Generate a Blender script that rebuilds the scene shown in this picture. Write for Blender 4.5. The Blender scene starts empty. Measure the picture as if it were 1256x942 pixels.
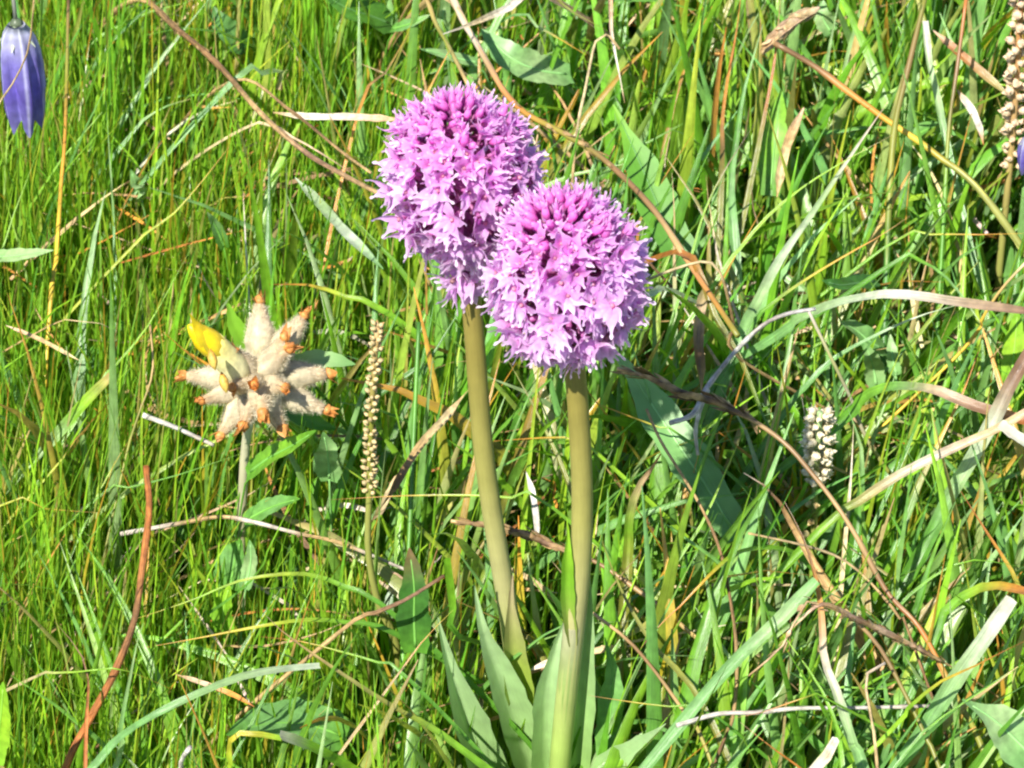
import bpy, math, random
import numpy as np
from mathutils import Vector, Matrix, Quaternion

# ------------------------------------------------------------------ camera, sky, sun, exposure
SC = bpy.context.scene
COL = SC.collection
random.seed(7)
RNG = np.random.default_rng(11)
W, H = 1256.0, 942.0
PITCH, DIST, FRAME_W = math.radians(37), 0.90, 0.25
AIM = np.array([0.0, 0.0, 0.185])
FWD = np.array([0.0, math.cos(PITCH), -math.sin(PITCH)])
RGT = np.array([1.0, 0.0, 0.0])
UPV = np.array([0.0, math.sin(PITCH), math.cos(PITCH)])
CAM = AIM - FWD * DIST
K = FRAME_W / W / DIST                      # metres across one photo pixel per metre of depth

cam = bpy.data.cameras.new('camera')
cam.sensor_width = 36.0
cam.lens = 36.0 * DIST / FRAME_W
cam.clip_start, cam.clip_end = 0.02, 200.0
cam.dof.use_dof = True
cam.dof.focus_distance = 0.96
cam.dof.aperture_fstop = 75.0
camo = bpy.data.objects.new('camera', cam)
camo.location = CAM
camo.rotation_euler = (math.pi / 2 - PITCH, 0, 0)
COL.objects.link(camo)
SC.camera = camo

SUN_DIR = np.array([-0.33, -0.55, 0.77]); SUN_DIR /= np.linalg.norm(SUN_DIR)
elev = math.asin(SUN_DIR[2])
azim = math.atan2(SUN_DIR[0], SUN_DIR[1])
world = bpy.data.worlds.new('World'); SC.world = world; world.use_nodes = True
wn = world.node_tree
sky = wn.nodes.new('ShaderNodeTexSky'); sky.sky_type = 'NISHITA'; sky.sun_disc = False
sky.sun_elevation = elev; sky.sun_rotation = azim; sky.altitude = 1800
bg = wn.nodes['Background']; bg.inputs['Strength'].default_value = 0.095
wn.links.new(sky.outputs[0], bg.inputs['Color'])
sun = bpy.data.lights.new('sun', 'SUN'); sun.energy = 5.0; sun.angle = math.radians(0.5); sun.color = (1.0, 0.95, 0.86)
suno = bpy.data.objects.new('sun', sun)
suno.rotation_euler = Vector(SUN_DIR).to_track_quat('Z', 'Y').to_euler()
suno.location = (-1, -0.5, 1.5); COL.objects.link(suno)
SC.view_settings.view_transform = 'Standard'; SC.view_settings.look = 'None'
SC.view_settings.exposure = 1.02; SC.view_settings.gamma = 1.0
SC.cycles.max_bounces = 5; SC.cycles.transmission_bounces = 4; SC.cycles.diffuse_bounces = 3
SC.cycles.filter_width = 2.2
SC.cycles.use_denoising = True
SC.cycles.use_adaptive_sampling = True; SC.cycles.adaptive_threshold = 0.02

# ------------------------------------------------------------------ photo pixel -> point in the place
def ray(u, v):
    d = FWD + RGT * ((u - W / 2) * K) - UPV * ((v - H / 2) * K)
    return d                                     # depth along FWD is 1
def at_z(u, v, z):
    d = ray(u, v); t = (z - CAM[2]) / d[2]; return CAM + d * t
def at_y(u, v, y):
    d = ray(u, v); t = (y - CAM[1]) / d[1]; return CAM + d * t
def depth(p):
    return float(np.dot(np.asarray(p) - CAM, FWD))
def px(p):                                       # metres per photo pixel at a point
    return K * depth(p)

GW, GH = 314, 236                                # where flowers and single blades stand: turf is kept from growing in front
GUARD = np.full((GH, GW), 9.0); SOFT = np.full((GH, GW), 9.0)
def guard(pts, wpx, grid=None):
    grid = GUARD if grid is None else grid
    pts = np.asarray(pts)
    rel = pts - CAM; dp = rel @ FWD
    us = (rel @ RGT) / dp / K + W / 2; vs = H / 2 - (rel @ UPV) / dp / K
    if np.isscalar(wpx): wpx = np.full(len(pts), wpx)
    for i in range(len(pts) - 1):
        n = max(2, int(math.hypot(us[i+1] - us[i], vs[i+1] - vs[i]) / 3))
        for t in np.linspace(0, 1, n):
            u = us[i] + (us[i+1] - us[i]) * t; v = vs[i] + (vs[i+1] - vs[i]) * t; d = dp[i] + (dp[i+1] - dp[i]) * t
            r = (wpx[i] + (wpx[i+1] - wpx[i]) * t) / 2
            x0, x1 = int((u - r) // 4), int((u + r) // 4); y0, y1 = int((v - r) // 4), int((v + r) // 4)
            for yy in range(max(0, y0), min(GH - 1, y1) + 1):
                for xx in range(max(0, x0), min(GW - 1, x1) + 1):
                    grid[yy, xx] = min(grid[yy, xx], d)

# ------------------------------------------------------------------ materials
def plant_mat(name, rough=0.45, spec=0.4, transl=0.3, tint=(1.25, 1.15, 0.5), vein=0.0, vfreq=50.0, noise=0.35, nscale=700.0, bump=0.15):
    m = bpy.data.materials.new(name); m.use_nodes = True
    nt = m.node_tree; N = nt.nodes; L = nt.links
    pr = N['Principled BSDF']; out = N['Material Output']
    at = N.new('ShaderNodeAttribute'); at.attribute_name = 'Col'
    geo = N.new('ShaderNodeNewGeometry')
    nz = N.new('ShaderNodeTexNoise'); nz.inputs['Scale'].default_value = nscale; nz.inputs['Detail'].default_value = 3
    L.new(geo.outputs['Position'], nz.inputs['Vector'])
    mr = N.new('ShaderNodeMapRange'); mr.inputs['From Min'].default_value = 0.3; mr.inputs['From Max'].default_value = 0.7
    mr.inputs['To Min'].default_value = 1 - noise; mr.inputs['To Max'].default_value = 1 + noise
    L.new(nz.outputs['Fac'], mr.inputs['Value'])
    mul = N.new('ShaderNodeVectorMath'); mul.operation = 'SCALE'
    L.new(at.outputs['Color'], mul.inputs[0]); L.new(mr.outputs[0], mul.inputs['Scale'])
    colsrc = mul.outputs[0]
    h = nz.outputs['Fac']
    if vein > 0:
        sp = N.new('ShaderNodeVectorMath'); sp.operation = 'SCALE'; sp.inputs['Scale'].default_value = 90.0
        L.new(geo.outputs['Position'], sp.inputs[0])
        a = N.new('ShaderNodeMath'); a.operation = 'MULTIPLY'; a.inputs[1].default_value = vfreq * .35
        L.new(at.outputs['Alpha'], a.inputs[0])
        cx = N.new('ShaderNodeCombineXYZ'); L.new(a.outputs[0], cx.inputs[0])
        ad = N.new('ShaderNodeVectorMath'); ad.operation = 'ADD'; L.new(sp.outputs[0], ad.inputs[0]); L.new(cx.outputs[0], ad.inputs[1])
        n2 = N.new('ShaderNodeTexNoise'); n2.inputs['Scale'].default_value = 1.0; n2.inputs['Detail'].default_value = 4; n2.inputs['Roughness'].default_value = .65
        L.new(ad.outputs[0], n2.inputs['Vector'])
        s = N.new('ShaderNodeMapRange'); s.inputs['From Min'].default_value = .3; s.inputs['From Max'].default_value = .7; s.inputs['To Min'].default_value = -1; L.new(n2.outputs['Fac'], s.inputs['Value'])
        mr2 = N.new('ShaderNodeMapRange'); mr2.inputs['From Min'].default_value = -1
        mr2.inputs['To Min'].default_value = 1 - vein; mr2.inputs['To Max'].default_value = 1 + vein
        L.new(s.outputs[0], mr2.inputs['Value'])
        mu2 = N.new('ShaderNodeVectorMath'); mu2.operation = 'SCALE'
        L.new(mul.outputs[0], mu2.inputs[0]); L.new(mr2.outputs[0], mu2.inputs['Scale'])
        colsrc = mu2.outputs[0]; h = s.outputs[0]
    if bump > 0:
        b = N.new('ShaderNodeBump'); b.inputs['Strength'].default_value = bump; b.inputs['Distance'].default_value = 0.0003
        L.new(h, b.inputs['Height']); L.new(b.outputs[0], pr.inputs['Normal'])
    L.new(colsrc, pr.inputs['Base Color'])
    pr.inputs['Roughness'].default_value = rough
    pr.inputs['Specular IOR Level'].default_value = spec
    if transl > 0:
        tr = N.new('ShaderNodeBsdfTranslucent')
        tm = N.new('ShaderNodeVectorMath'); tm.operation = 'MULTIPLY'; tm.inputs[1].default_value = tint
        L.new(colsrc, tm.inputs[0]); L.new(tm.outputs[0], tr.inputs['Color'])
        mx = N.new('ShaderNodeMixShader'); mx.inputs[0].default_value = transl
        L.new(pr.outputs[0], mx.inputs[1]); L.new(tr.outputs[0], mx.inputs[2]); L.new(mx.outputs[0], out.inputs['Surface'])
    return m

M_GRASS = plant_mat('grass_blade', 0.36, 0.6, 0.42, (1.5, 1.35, 0.4), 0.0, noise=0.25, nscale=300, bump=0)
M_BLADE = plant_mat('broad_blade', 0.31, 0.75, 0.34, (1.4, 1.35, 0.4), 0.28, 44.0, noise=0.25, nscale=260, bump=0.25)
M_DRY = plant_mat('dry_straw', 0.55, 0.35, 0.12, (1.1, 1.0, 0.8), 0.5, 44.0, noise=0.35, nscale=500, bump=0.3)
M_STALK = plant_mat('dry_stalk', 0.6, 0.3, 0.0, vein=0.6, vfreq=60.0, noise=0.35, nscale=420, bump=0.5)
M_STEM = plant_mat('green_stem', 0.42, 0.4, 0.0, vein=0.08, vfreq=70.0, noise=0.08, nscale=150, bump=0.1)
M_LEAF = plant_mat('orchid_leaf', 0.45, 0.5, 0.22, (1.3, 1.3, 0.5), 0.09, 120.0, noise=0.14, nscale=160, bump=0.08)
M_HERB = plant_mat('herb_leaf', 0.42, 0.5, 0.28, (1.3, 1.25, 0.4), 0.0, noise=0.25, nscale=420, bump=0.2)
M_PETAL = plant_mat('orchid_petal', 0.38, 0.5, 0.56, (1.08, 0.85, 1.05), 0.0, noise=0.22, nscale=600, bump=0.1)
M_BELL = plant_mat('bell_petal', 0.45, 0.4, 0.22, (1.0, 0.8, 1.2), 0.0, noise=0.25, nscale=300, bump=0.2)
M_YEL = plant_mat('yellow_petal', 0.4, 0.4, 0.3, (1.1, 1.0, 0.6), 0.0, noise=0.15, nscale=400, bump=0.1)
M_WOOL = plant_mat('woolly_calyx', 0.8, 0.15, 0.25, (1.05, 1.0, 0.9), 0.0, noise=0.2, nscale=500, bump=0.2)
M_SEED = plant_mat('seed_capsule', 0.5, 0.4, 0.2, (1.1, 1.0, 0.7), 0.0, noise=0.3, nscale=900, bump=0.1)
M_SOIL = None

# albedos
C = dict(
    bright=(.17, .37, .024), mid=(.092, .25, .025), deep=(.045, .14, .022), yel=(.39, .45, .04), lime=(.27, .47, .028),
    glauc=(.16, .34, .10), pale=(.30, .43, .19), silver=(.47, .53, .40), tan=(.42, .28, .12), straw=(.52, .41, .22),
    pink=(.58, .40, .27), brown=(.17, .095, .04), rust=(.36, .125, .03), orange=(.58, .25, .04), white=(.58, .54, .46),
    olive=(.19, .20, .03), grey=(.44, .38, .32), purple=(.24, .135, .085), dark=(.07, .045, .03), lilac=(.52, .48, .45),
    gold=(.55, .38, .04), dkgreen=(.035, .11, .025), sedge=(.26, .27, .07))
def pal(s):
    return [np.array(C[k]) for k in s.split()]
def ramp(cols, t):
    n = len(cols)
    if n == 1: return cols[0]
    f = min(max(t, 0), 1) * (n - 1); i = min(int(f), n - 2)
    return cols[i] + (cols[i+1] - cols[i]) * (f - i)

# ------------------------------------------------------------------ mesh building
class MB:
    def __init__(s): s.v = []; s.f = []; s.c = []
    def add(s, vs, fs, cs):
        o = len(s.v); s.v += [tuple(x) for x in vs]; s.f += [tuple(i + o for i in f) for f in fs]; s.c += [tuple(c) for c in cs]
    def mesh(s, name, mat, origin=(0, 0, 0)):
        v = np.array(s.v, dtype=float) - np.asarray(origin)
        me = bpy.data.meshes.new(name); me.from_pydata(v.tolist(), [], s.f)
        a = me.color_attributes.new('Col', 'FLOAT_COLOR', 'POINT')
        c = np.array([(x if len(x) == 4 else tuple(x) + (0.5,)) for x in s.c], dtype=np.float32)
        a.data.foreach_set('color', c.ravel())
        me.polygons.foreach_set('use_smooth', np.ones(len(me.polygons), dtype=bool))
        me.materials.append(mat); me.update()
        return me
    def build(s, name, mat, parent=None, origin=(0, 0, 0)):
        ob = bpy.data.objects.new(name, s.mesh(name, mat, origin)); COL.objects.link(ob)
        if parent is not None: ob.parent = parent
        else: ob.location = origin
        return ob

def tag(o, label, cat, group=None, kind=None):
    if label: o['label'] = label
    if cat: o['category'] = cat
    if group: o['group'] = group
    if kind: o['kind'] = kind
    return o
def thing(name, label, cat, base, group=None):
    o = bpy.data.objects.new(name, None); o.empty_display_size = 0.01; o.location = base; COL.objects.link(o)
    return tag(o, label, cat, group)

def norm(a):
    a = np.asarray(a, float); n = np.linalg.norm(a); return a / n if n > 1e-12 else a
def spline(pts, n):
    P = [np.asarray(p, float) for p in pts]
    if len(P) == 2:
        return np.array([P[0] + (P[1] - P[0]) * t for t in np.linspace(0, 1, n)])
    P = [2 * P[0] - P[1]] + P + [2 * P[-1] - P[-2]]
    seg = [np.linalg.norm(P[i+1] - P[i]) for i in range(1, len(P) - 2)]
    cum = np.concatenate([[0], np.cumsum(seg)]); out = []
    for s in np.linspace(0, cum[-1], n):
        i = min(int(np.searchsorted(cum, s, side='right')) - 1, len(seg) - 1)
        t = (s - cum[i]) / max(seg[i], 1e-9); p0, p1, p2, p3 = P[i:i+4]
        out.append(0.5 * ((2*p1) + (-p0+p2)*t + (2*p0-5*p1+4*p2-p3)*t*t + (-p0+3*p1-3*p2+p3)*t**3))
    return np.array(out)

PROF = {
    'tip': lambda s: (0.75 + 0.25 * min(1, s * 4)) * max(0.04, (1 - max(0, (s - 0.35) / 0.65) ** 1.6)),
    'both': lambda s: max(0.12, min(1, s * 5) * min(1, (1 - s) * 5)) ,
    'none': lambda s: 1.0 if 0.02 < s < 0.98 else 0.85,
    'leaf': lambda s: max(0.05, math.sin(math.pi * min(1, 0.12 + 0.88 * s) ** 0.8) ** 0.75),
    'lance': lambda s: max(0.03, (0.55 + 0.45 * math.sin(math.pi * min(1, s * 1.1 + .05))) * min(1, (1 - s) * 2.6) ** 0.8),
}
def ribbon(mb, pts, w, cols, prof='tip', facing=None, fold=0.22, na=3, twist=0.0, wav=0.0, rib=0.0, n=None):
    """flat or folded blade along a line; w is the full width in metres"""
    n = n or max(8, 4 * len(pts)); P = spline(pts, n)
    T = np.gradient(P, axis=0)
    vs, cs, fs = [], [], []
    pf = PROF[prof] if isinstance(prof, str) else prof
    ph = random.random() * 6
    for i in range(n):
        t = norm(T[i]); s = i / (n - 1)
        fc = facing if facing is not None else norm(norm(CAM - P[i]) * 0.7 + np.array([0, 0, 0.5]))
        S = norm(np.cross(t, fc)); Nn = np.cross(S, t)
        a = twist * (s - 0.3) + wav * math.sin(s * 9 + ph)
        S, Nn = S * math.cos(a) + Nn * math.sin(a), Nn * math.cos(a) - S * math.sin(a)
        ww = w * pf(s) * (1 + .07 * math.sin(s * 23 + ph * 3) + .05 * math.sin(s * 51 + ph)); col = ramp(cols, s)
        for j in range(na):
            q = j / (na - 1) - 0.5
            off = fold * ww * (abs(q) * 2) ** 1.2
            if rib: off += rib * ww * math.cos(q * 2 * math.pi * 3.5)
            vs.append(P[i] + S * (q * ww) + Nn * off); cs.append((*col, q + 0.5))
    for i in range(n - 1):
        for j in range(na - 1):
            b = i * na + j; fs.append((b, b + 1, b + na + 1, b + na))
    mb.add(vs, fs, cs); return P
def tube(mb, pts, rad, cols, n=None, ns=7, wob=0.0, cap=True):
    n = n or max(6, 4 * len(pts)); P = spline(pts, n); T = np.gradient(P, axis=0)
    vs, cs, fs = [], [], []; ref = np.array([0.31, -0.9, 0.25])
    for i in range(n):
        t = norm(T[i]); s = i / (n - 1); a = norm(np.cross(t, ref)); b = np.cross(t, a)
        r = rad(s) if callable(rad) else rad[0] + (rad[-1] - rad[0]) * s
        if wob: r *= 1 + wob * random.uniform(-1, 1)
        for j in range(ns):
            q = 2 * math.pi * j / ns
            vs.append(P[i] + (a * math.cos(q) + b * math.sin(q)) * r); cs.append((*ramp(cols, s), j / ns))
    for i in range(n - 1):
        for j in range(ns):
            k = (j + 1) % ns; fs.append((i*ns+j, i*ns+k, (i+1)*ns+k, (i+1)*ns+j))
    if cap:
        fs.append(tuple(range(ns - 1, -1, -1))); fs.append(tuple((n - 1) * ns + j for j in range(ns)))
    mb.add(vs, fs, cs); return P
def blob(mb, c, axis, ln, r, cols, nr=7, ns=8, shape=None, jit=0.0):
    """closed ovoid from c along axis"""
    axis = norm(axis); ref = np.array([0, 0, 1.0]) if abs(axis[2]) < 0.9 else np.array([1.0, 0, 0])
    a = norm(np.cross(axis, ref)); b = np.cross(axis, a); vs, cs, fs = [], [], []
    for i in range(nr):
        s = i / (nr - 1); rr = r * (shape(s) if shape else math.sin(math.pi * (0.04 + 0.92 * s)))
        for j in range(ns):
            q = 2 * math.pi * j / ns; k = 1 + jit * random.uniform(-1, 1)
            vs.append(np.asarray(c) + axis * (ln * s) + (a * math.cos(q) + b * math.sin(q)) * rr * k); cs.append((*ramp(cols, s), j / ns))
    for i in range(nr - 1):
        for j in range(ns):
            k = (j + 1) % ns; fs.append((i*ns+j, i*ns+k, (i+1)*ns+k, (i+1)*ns+j))
    fs.append(tuple(range(ns - 1, -1, -1))); fs.append(tuple((nr - 1) * ns + j for j in range(ns)))
    mb.add(vs, fs, cs)
def scale_leaf(mb, p, d, up, ln, w, cols, cup=0.25):
    """small pointed scale or bract"""
    d = norm(d); s = norm(np.cross(d, up)); nn = np.cross(s, d)
    st = [(0, .35), (.35, 1), (.7, .7), (1, .06)]; vs, cs, fs = [], [], []
    for t, q in st:
        m = np.asarray(p) + d * ln * t + nn * (cup * ln * t * t)
        for k in (-1, 0, 1):
            vs.append(m + s * (k * w * q / 2) - nn * (abs(k) * w * 0.18 * q)); cs.append((*ramp(cols, t), k * .5 + .5))
    for i in range(3):
        for j in range(2): b = i * 3 + j; fs.append((b, b + 1, b + 4, b + 3))
    mb.add(vs, fs, cs)
def spikelets(mb, P, w0, cols, count, ln):
    """dry scaly grass head along the line P"""
    T = np.gradient(P, axis=0)
    for k in range(count):
        f = (k + random.random()) / count; i = min(int(f * (len(P) - 1)), len(P) - 1)
        t = norm(T[i]); r = norm(RNG.normal(size=3)); r = norm(r - t * np.dot(r, t))
        w = w0 * (0.35 + 0.65 * math.sin(math.pi * (0.15 + 0.75 * f)))
        scale_leaf(mb, P[i] + r * w * 0.30, norm(t + r * 0.30), r, ln * random.uniform(.7, 1.2), w * 0.55, [c * random.uniform(.7, 1.3) for c in cols], cup=-0.1)

# ------------------------------------------------------------------ ground
def soil():
    m = bpy.data.materials.new('soil'); m.use_nodes = True; nt = m.node_tree; N = nt.nodes; L = nt.links
    pr = N['Principled BSDF']; geo = N.new('ShaderNodeNewGeometry')
    nz = N.new('ShaderNodeTexNoise'); nz.inputs['Scale'].default_value = 120; nz.inputs['Detail'].default_value = 6
    L.new(geo.outputs['Position'], nz.inputs['Vector'])
    cr = N.new('ShaderNodeValToRGB'); cr.color_ramp.elements[0].color = (.025, .022, .010, 1); cr.color_ramp.elements[0].position = .35
    cr.color_ramp.elements[1].color = (.09, .075, .03, 1); cr.color_ramp.elements[1].position = .7
    e = cr.color_ramp.elements.new(.5); e.color = (.04, .05, .012, 1)
    L.new(nz.outputs['Fac'], cr.inputs[0]); L.new(cr.outputs[0], pr.inputs['Base Color']); pr.inputs['Roughness'].default_value = .9
    b = N.new('ShaderNodeBump'); b.inputs['Distance'].default_value = .004; L.new(nz.outputs['Fac'], b.inputs['Height']); L.new(b.outputs[0], pr.inputs['Normal'])
    return m
M_SOIL = soil()
def ground_h(x, y):
    return 0.006 * np.sin(x * 17 + 1.3) * np.cos(y * 13) + 0.004 * np.sin(x * 41 + y * 23)
g = MB(); xs = np.concatenate([[-60, -8, -1.5], np.linspace(-.7, .7, 57), [1.5, 8, 60]]); ys = np.concatenate([[-60, -8, -1.5], np.linspace(-.6, 1.2, 73), [2, 8, 60]])
vs = [(x, y, float(ground_h(x, y)) if abs(x) < .8 and -.7 < y < 1.3 else 0.0) for y in ys for x in xs]; nx = len(xs)
fs = [(j*nx+i, j*nx+i+1, (j+1)*nx+i+1, (j+1)*nx+i) for j in range(len(ys)-1) for i in range(nx-1)]
g.add(vs, fs, [(.05, .04, .02)] * len(vs)); go = g.build('ground', M_SOIL); go['kind'] = 'structure'

# ------------------------------------------------------------------ single blades, stalks and dead leaves told apart in the photograph
def strand(name, cat, label, w, cols, uv, z, kind='r', root='a', prof=None, fold=0.22, group=None, y=None, head=None, twist=0.0, mat=None, wav=0.05):
    """uv: photo points; z: heights (list or pair) of the line, or y: its distance plane(s). root: the end that grows from the turf"""
    n = len(uv)
    arc = np.concatenate([[0], np.cumsum([math.hypot(uv[i+1][0]-uv[i][0], uv[i+1][1]-uv[i][1]) for i in range(n-1)])]); arc /= arc[-1]
    if y is not None:
        yy = np.interp(arc, np.linspace(0, 1, len(y)), y); pts = [at_y(u, v, q) for (u, v), q in zip(uv, yy)]
    else:
        zz = np.interp(arc, np.linspace(0, 1, len(z)), z); pts = [at_z(u, v, q) for (u, v), q in zip(uv, zz)]
    cl = pal(cols)
    wm = w * (.86 if kind == 't' else 1.05) * px(pts[len(pts)//2])
    guard(pts, w * 0.9, SOFT)
    if root == 'b': pts = pts[::-1]; cl = cl[::-1]
    if root in 'ab' and root:
        p0, p1 = pts[0], pts[1]; d = p0 - p1; d[2] = 0; d = norm(d) if np.linalg.norm(d) > 1e-5 else np.array([0, 0.3, 0])
        h = p0[2]
        pts = [p0 + d * h * 0.75 + np.array([0, 0, -h - 0.004]), p0 + d * h * 0.48 + np.array([0, 0, -h * 0.48])] + pts
        sl = [np.linalg.norm(pts[i+1] - pts[i]) for i in range(len(pts) - 1)]; fr = (sl[0] + sl[1]) / sum(sl)
        cl = [ramp(cl, max(0, (q - fr) / (1 - fr))) for q in np.linspace(0, 1, 24)]
        prof0 = prof or 'tip'; pf0 = PROF[prof0] if isinstance(prof0, str) else prof0
        prof = lambda q, fr=fr, pf0=pf0: pf0(q) * min(1, .35 + .65 * q / max(fr, .02))
    mb = MB(); o = pts[0].copy()
    pr = prof or ('tip' if root else 'both')
    dry = all(k in ('tan', 'straw', 'pink', 'brown', 'rust', 'orange', 'white', 'grey', 'purple', 'dark', 'lilac') for k in cols.split())
    if kind == 'r':
        P = ribbon(mb, pts, wm, cl, pr, fold=fold, twist=twist, wav=wav, na=5 if w > 9 else 3); m = mat or (M_DRY if dry else M_BLADE)
    else:
        nod = [random.uniform(.1, .9) for _ in range(3)]; P = tube(mb, pts, (lambda s: wm / 2 * (1 - 0.3 * s) * (1 + .25 * max(math.exp(-((s - q) * 45) ** 2) for q in nod))), [c * random.uniform(.7, 1.2) for c in cl for _ in range(3 if len(cl) < 12 else 1)], wob=0.08, n=max(24, 6 * len(pts))); m = mat or (M_STALK if dry else M_STEM)
    if kind == 't' and w >= 7 and root:
        for _ in range(2):
            i0 = random.randint(len(P) // 6, len(P) // 2); i1 = min(len(P) - 1, i0 + random.randint(len(P) // 5, len(P) // 3)); seg = P[i0:i1]
            up = norm(norm(CAM - seg[0]) * .6 + np.array([random.uniform(-.5, .5), 0, .5])); k = len(seg)
            seg = [q + up * wm * (.30 + .55 * (j / k) ** 3) for j, q in enumerate(seg)]
            ribbon(mb, seg[::max(1, k // 5)], wm * random.uniform(.9, 1.2), [ramp(cl, (i0 + t * (i1 - i0)) / len(P)) * random.uniform(.75, 1.5) for t in (0, .5, 1)], 'tip', facing=up, fold=-.45, na=5)
    if head:
        f0, f1, hw, hcols, cnt, hl = head
        t = thing(name, label, cat, o, group)
        mb.build('stalk', m, t, o)
        hb = MB(); i0, i1 = int(f0 * (len(P)-1)), int(f1 * (len(P)-1)) + 1
        hp = spline(P[i0:i1], 24)
        hr = hw * px(hp[0]) * .30; hc = pal(hcols)
        tube(hb, hp[::4], (lambda q: hr * max(.12, math.sin(math.pi * min(1, .08 + .9 * q)) ** .7)), [hc[k % len(hc)] * random.uniform(.6, 1.3) for k in range(14)], n=26, ns=9, wob=.12)
        spikelets(hb, hp, 1.1 * hw * px(hp[0]), pal(hcols), cnt, hl * px(hp[0]))
        guard(hp, hw, SOFT); hb.build('seed_head', M_DRY, t, o); return t
    ob = mb.build(name, m, None, o); return tag(ob, label, cat, group)

HERE = []
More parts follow.
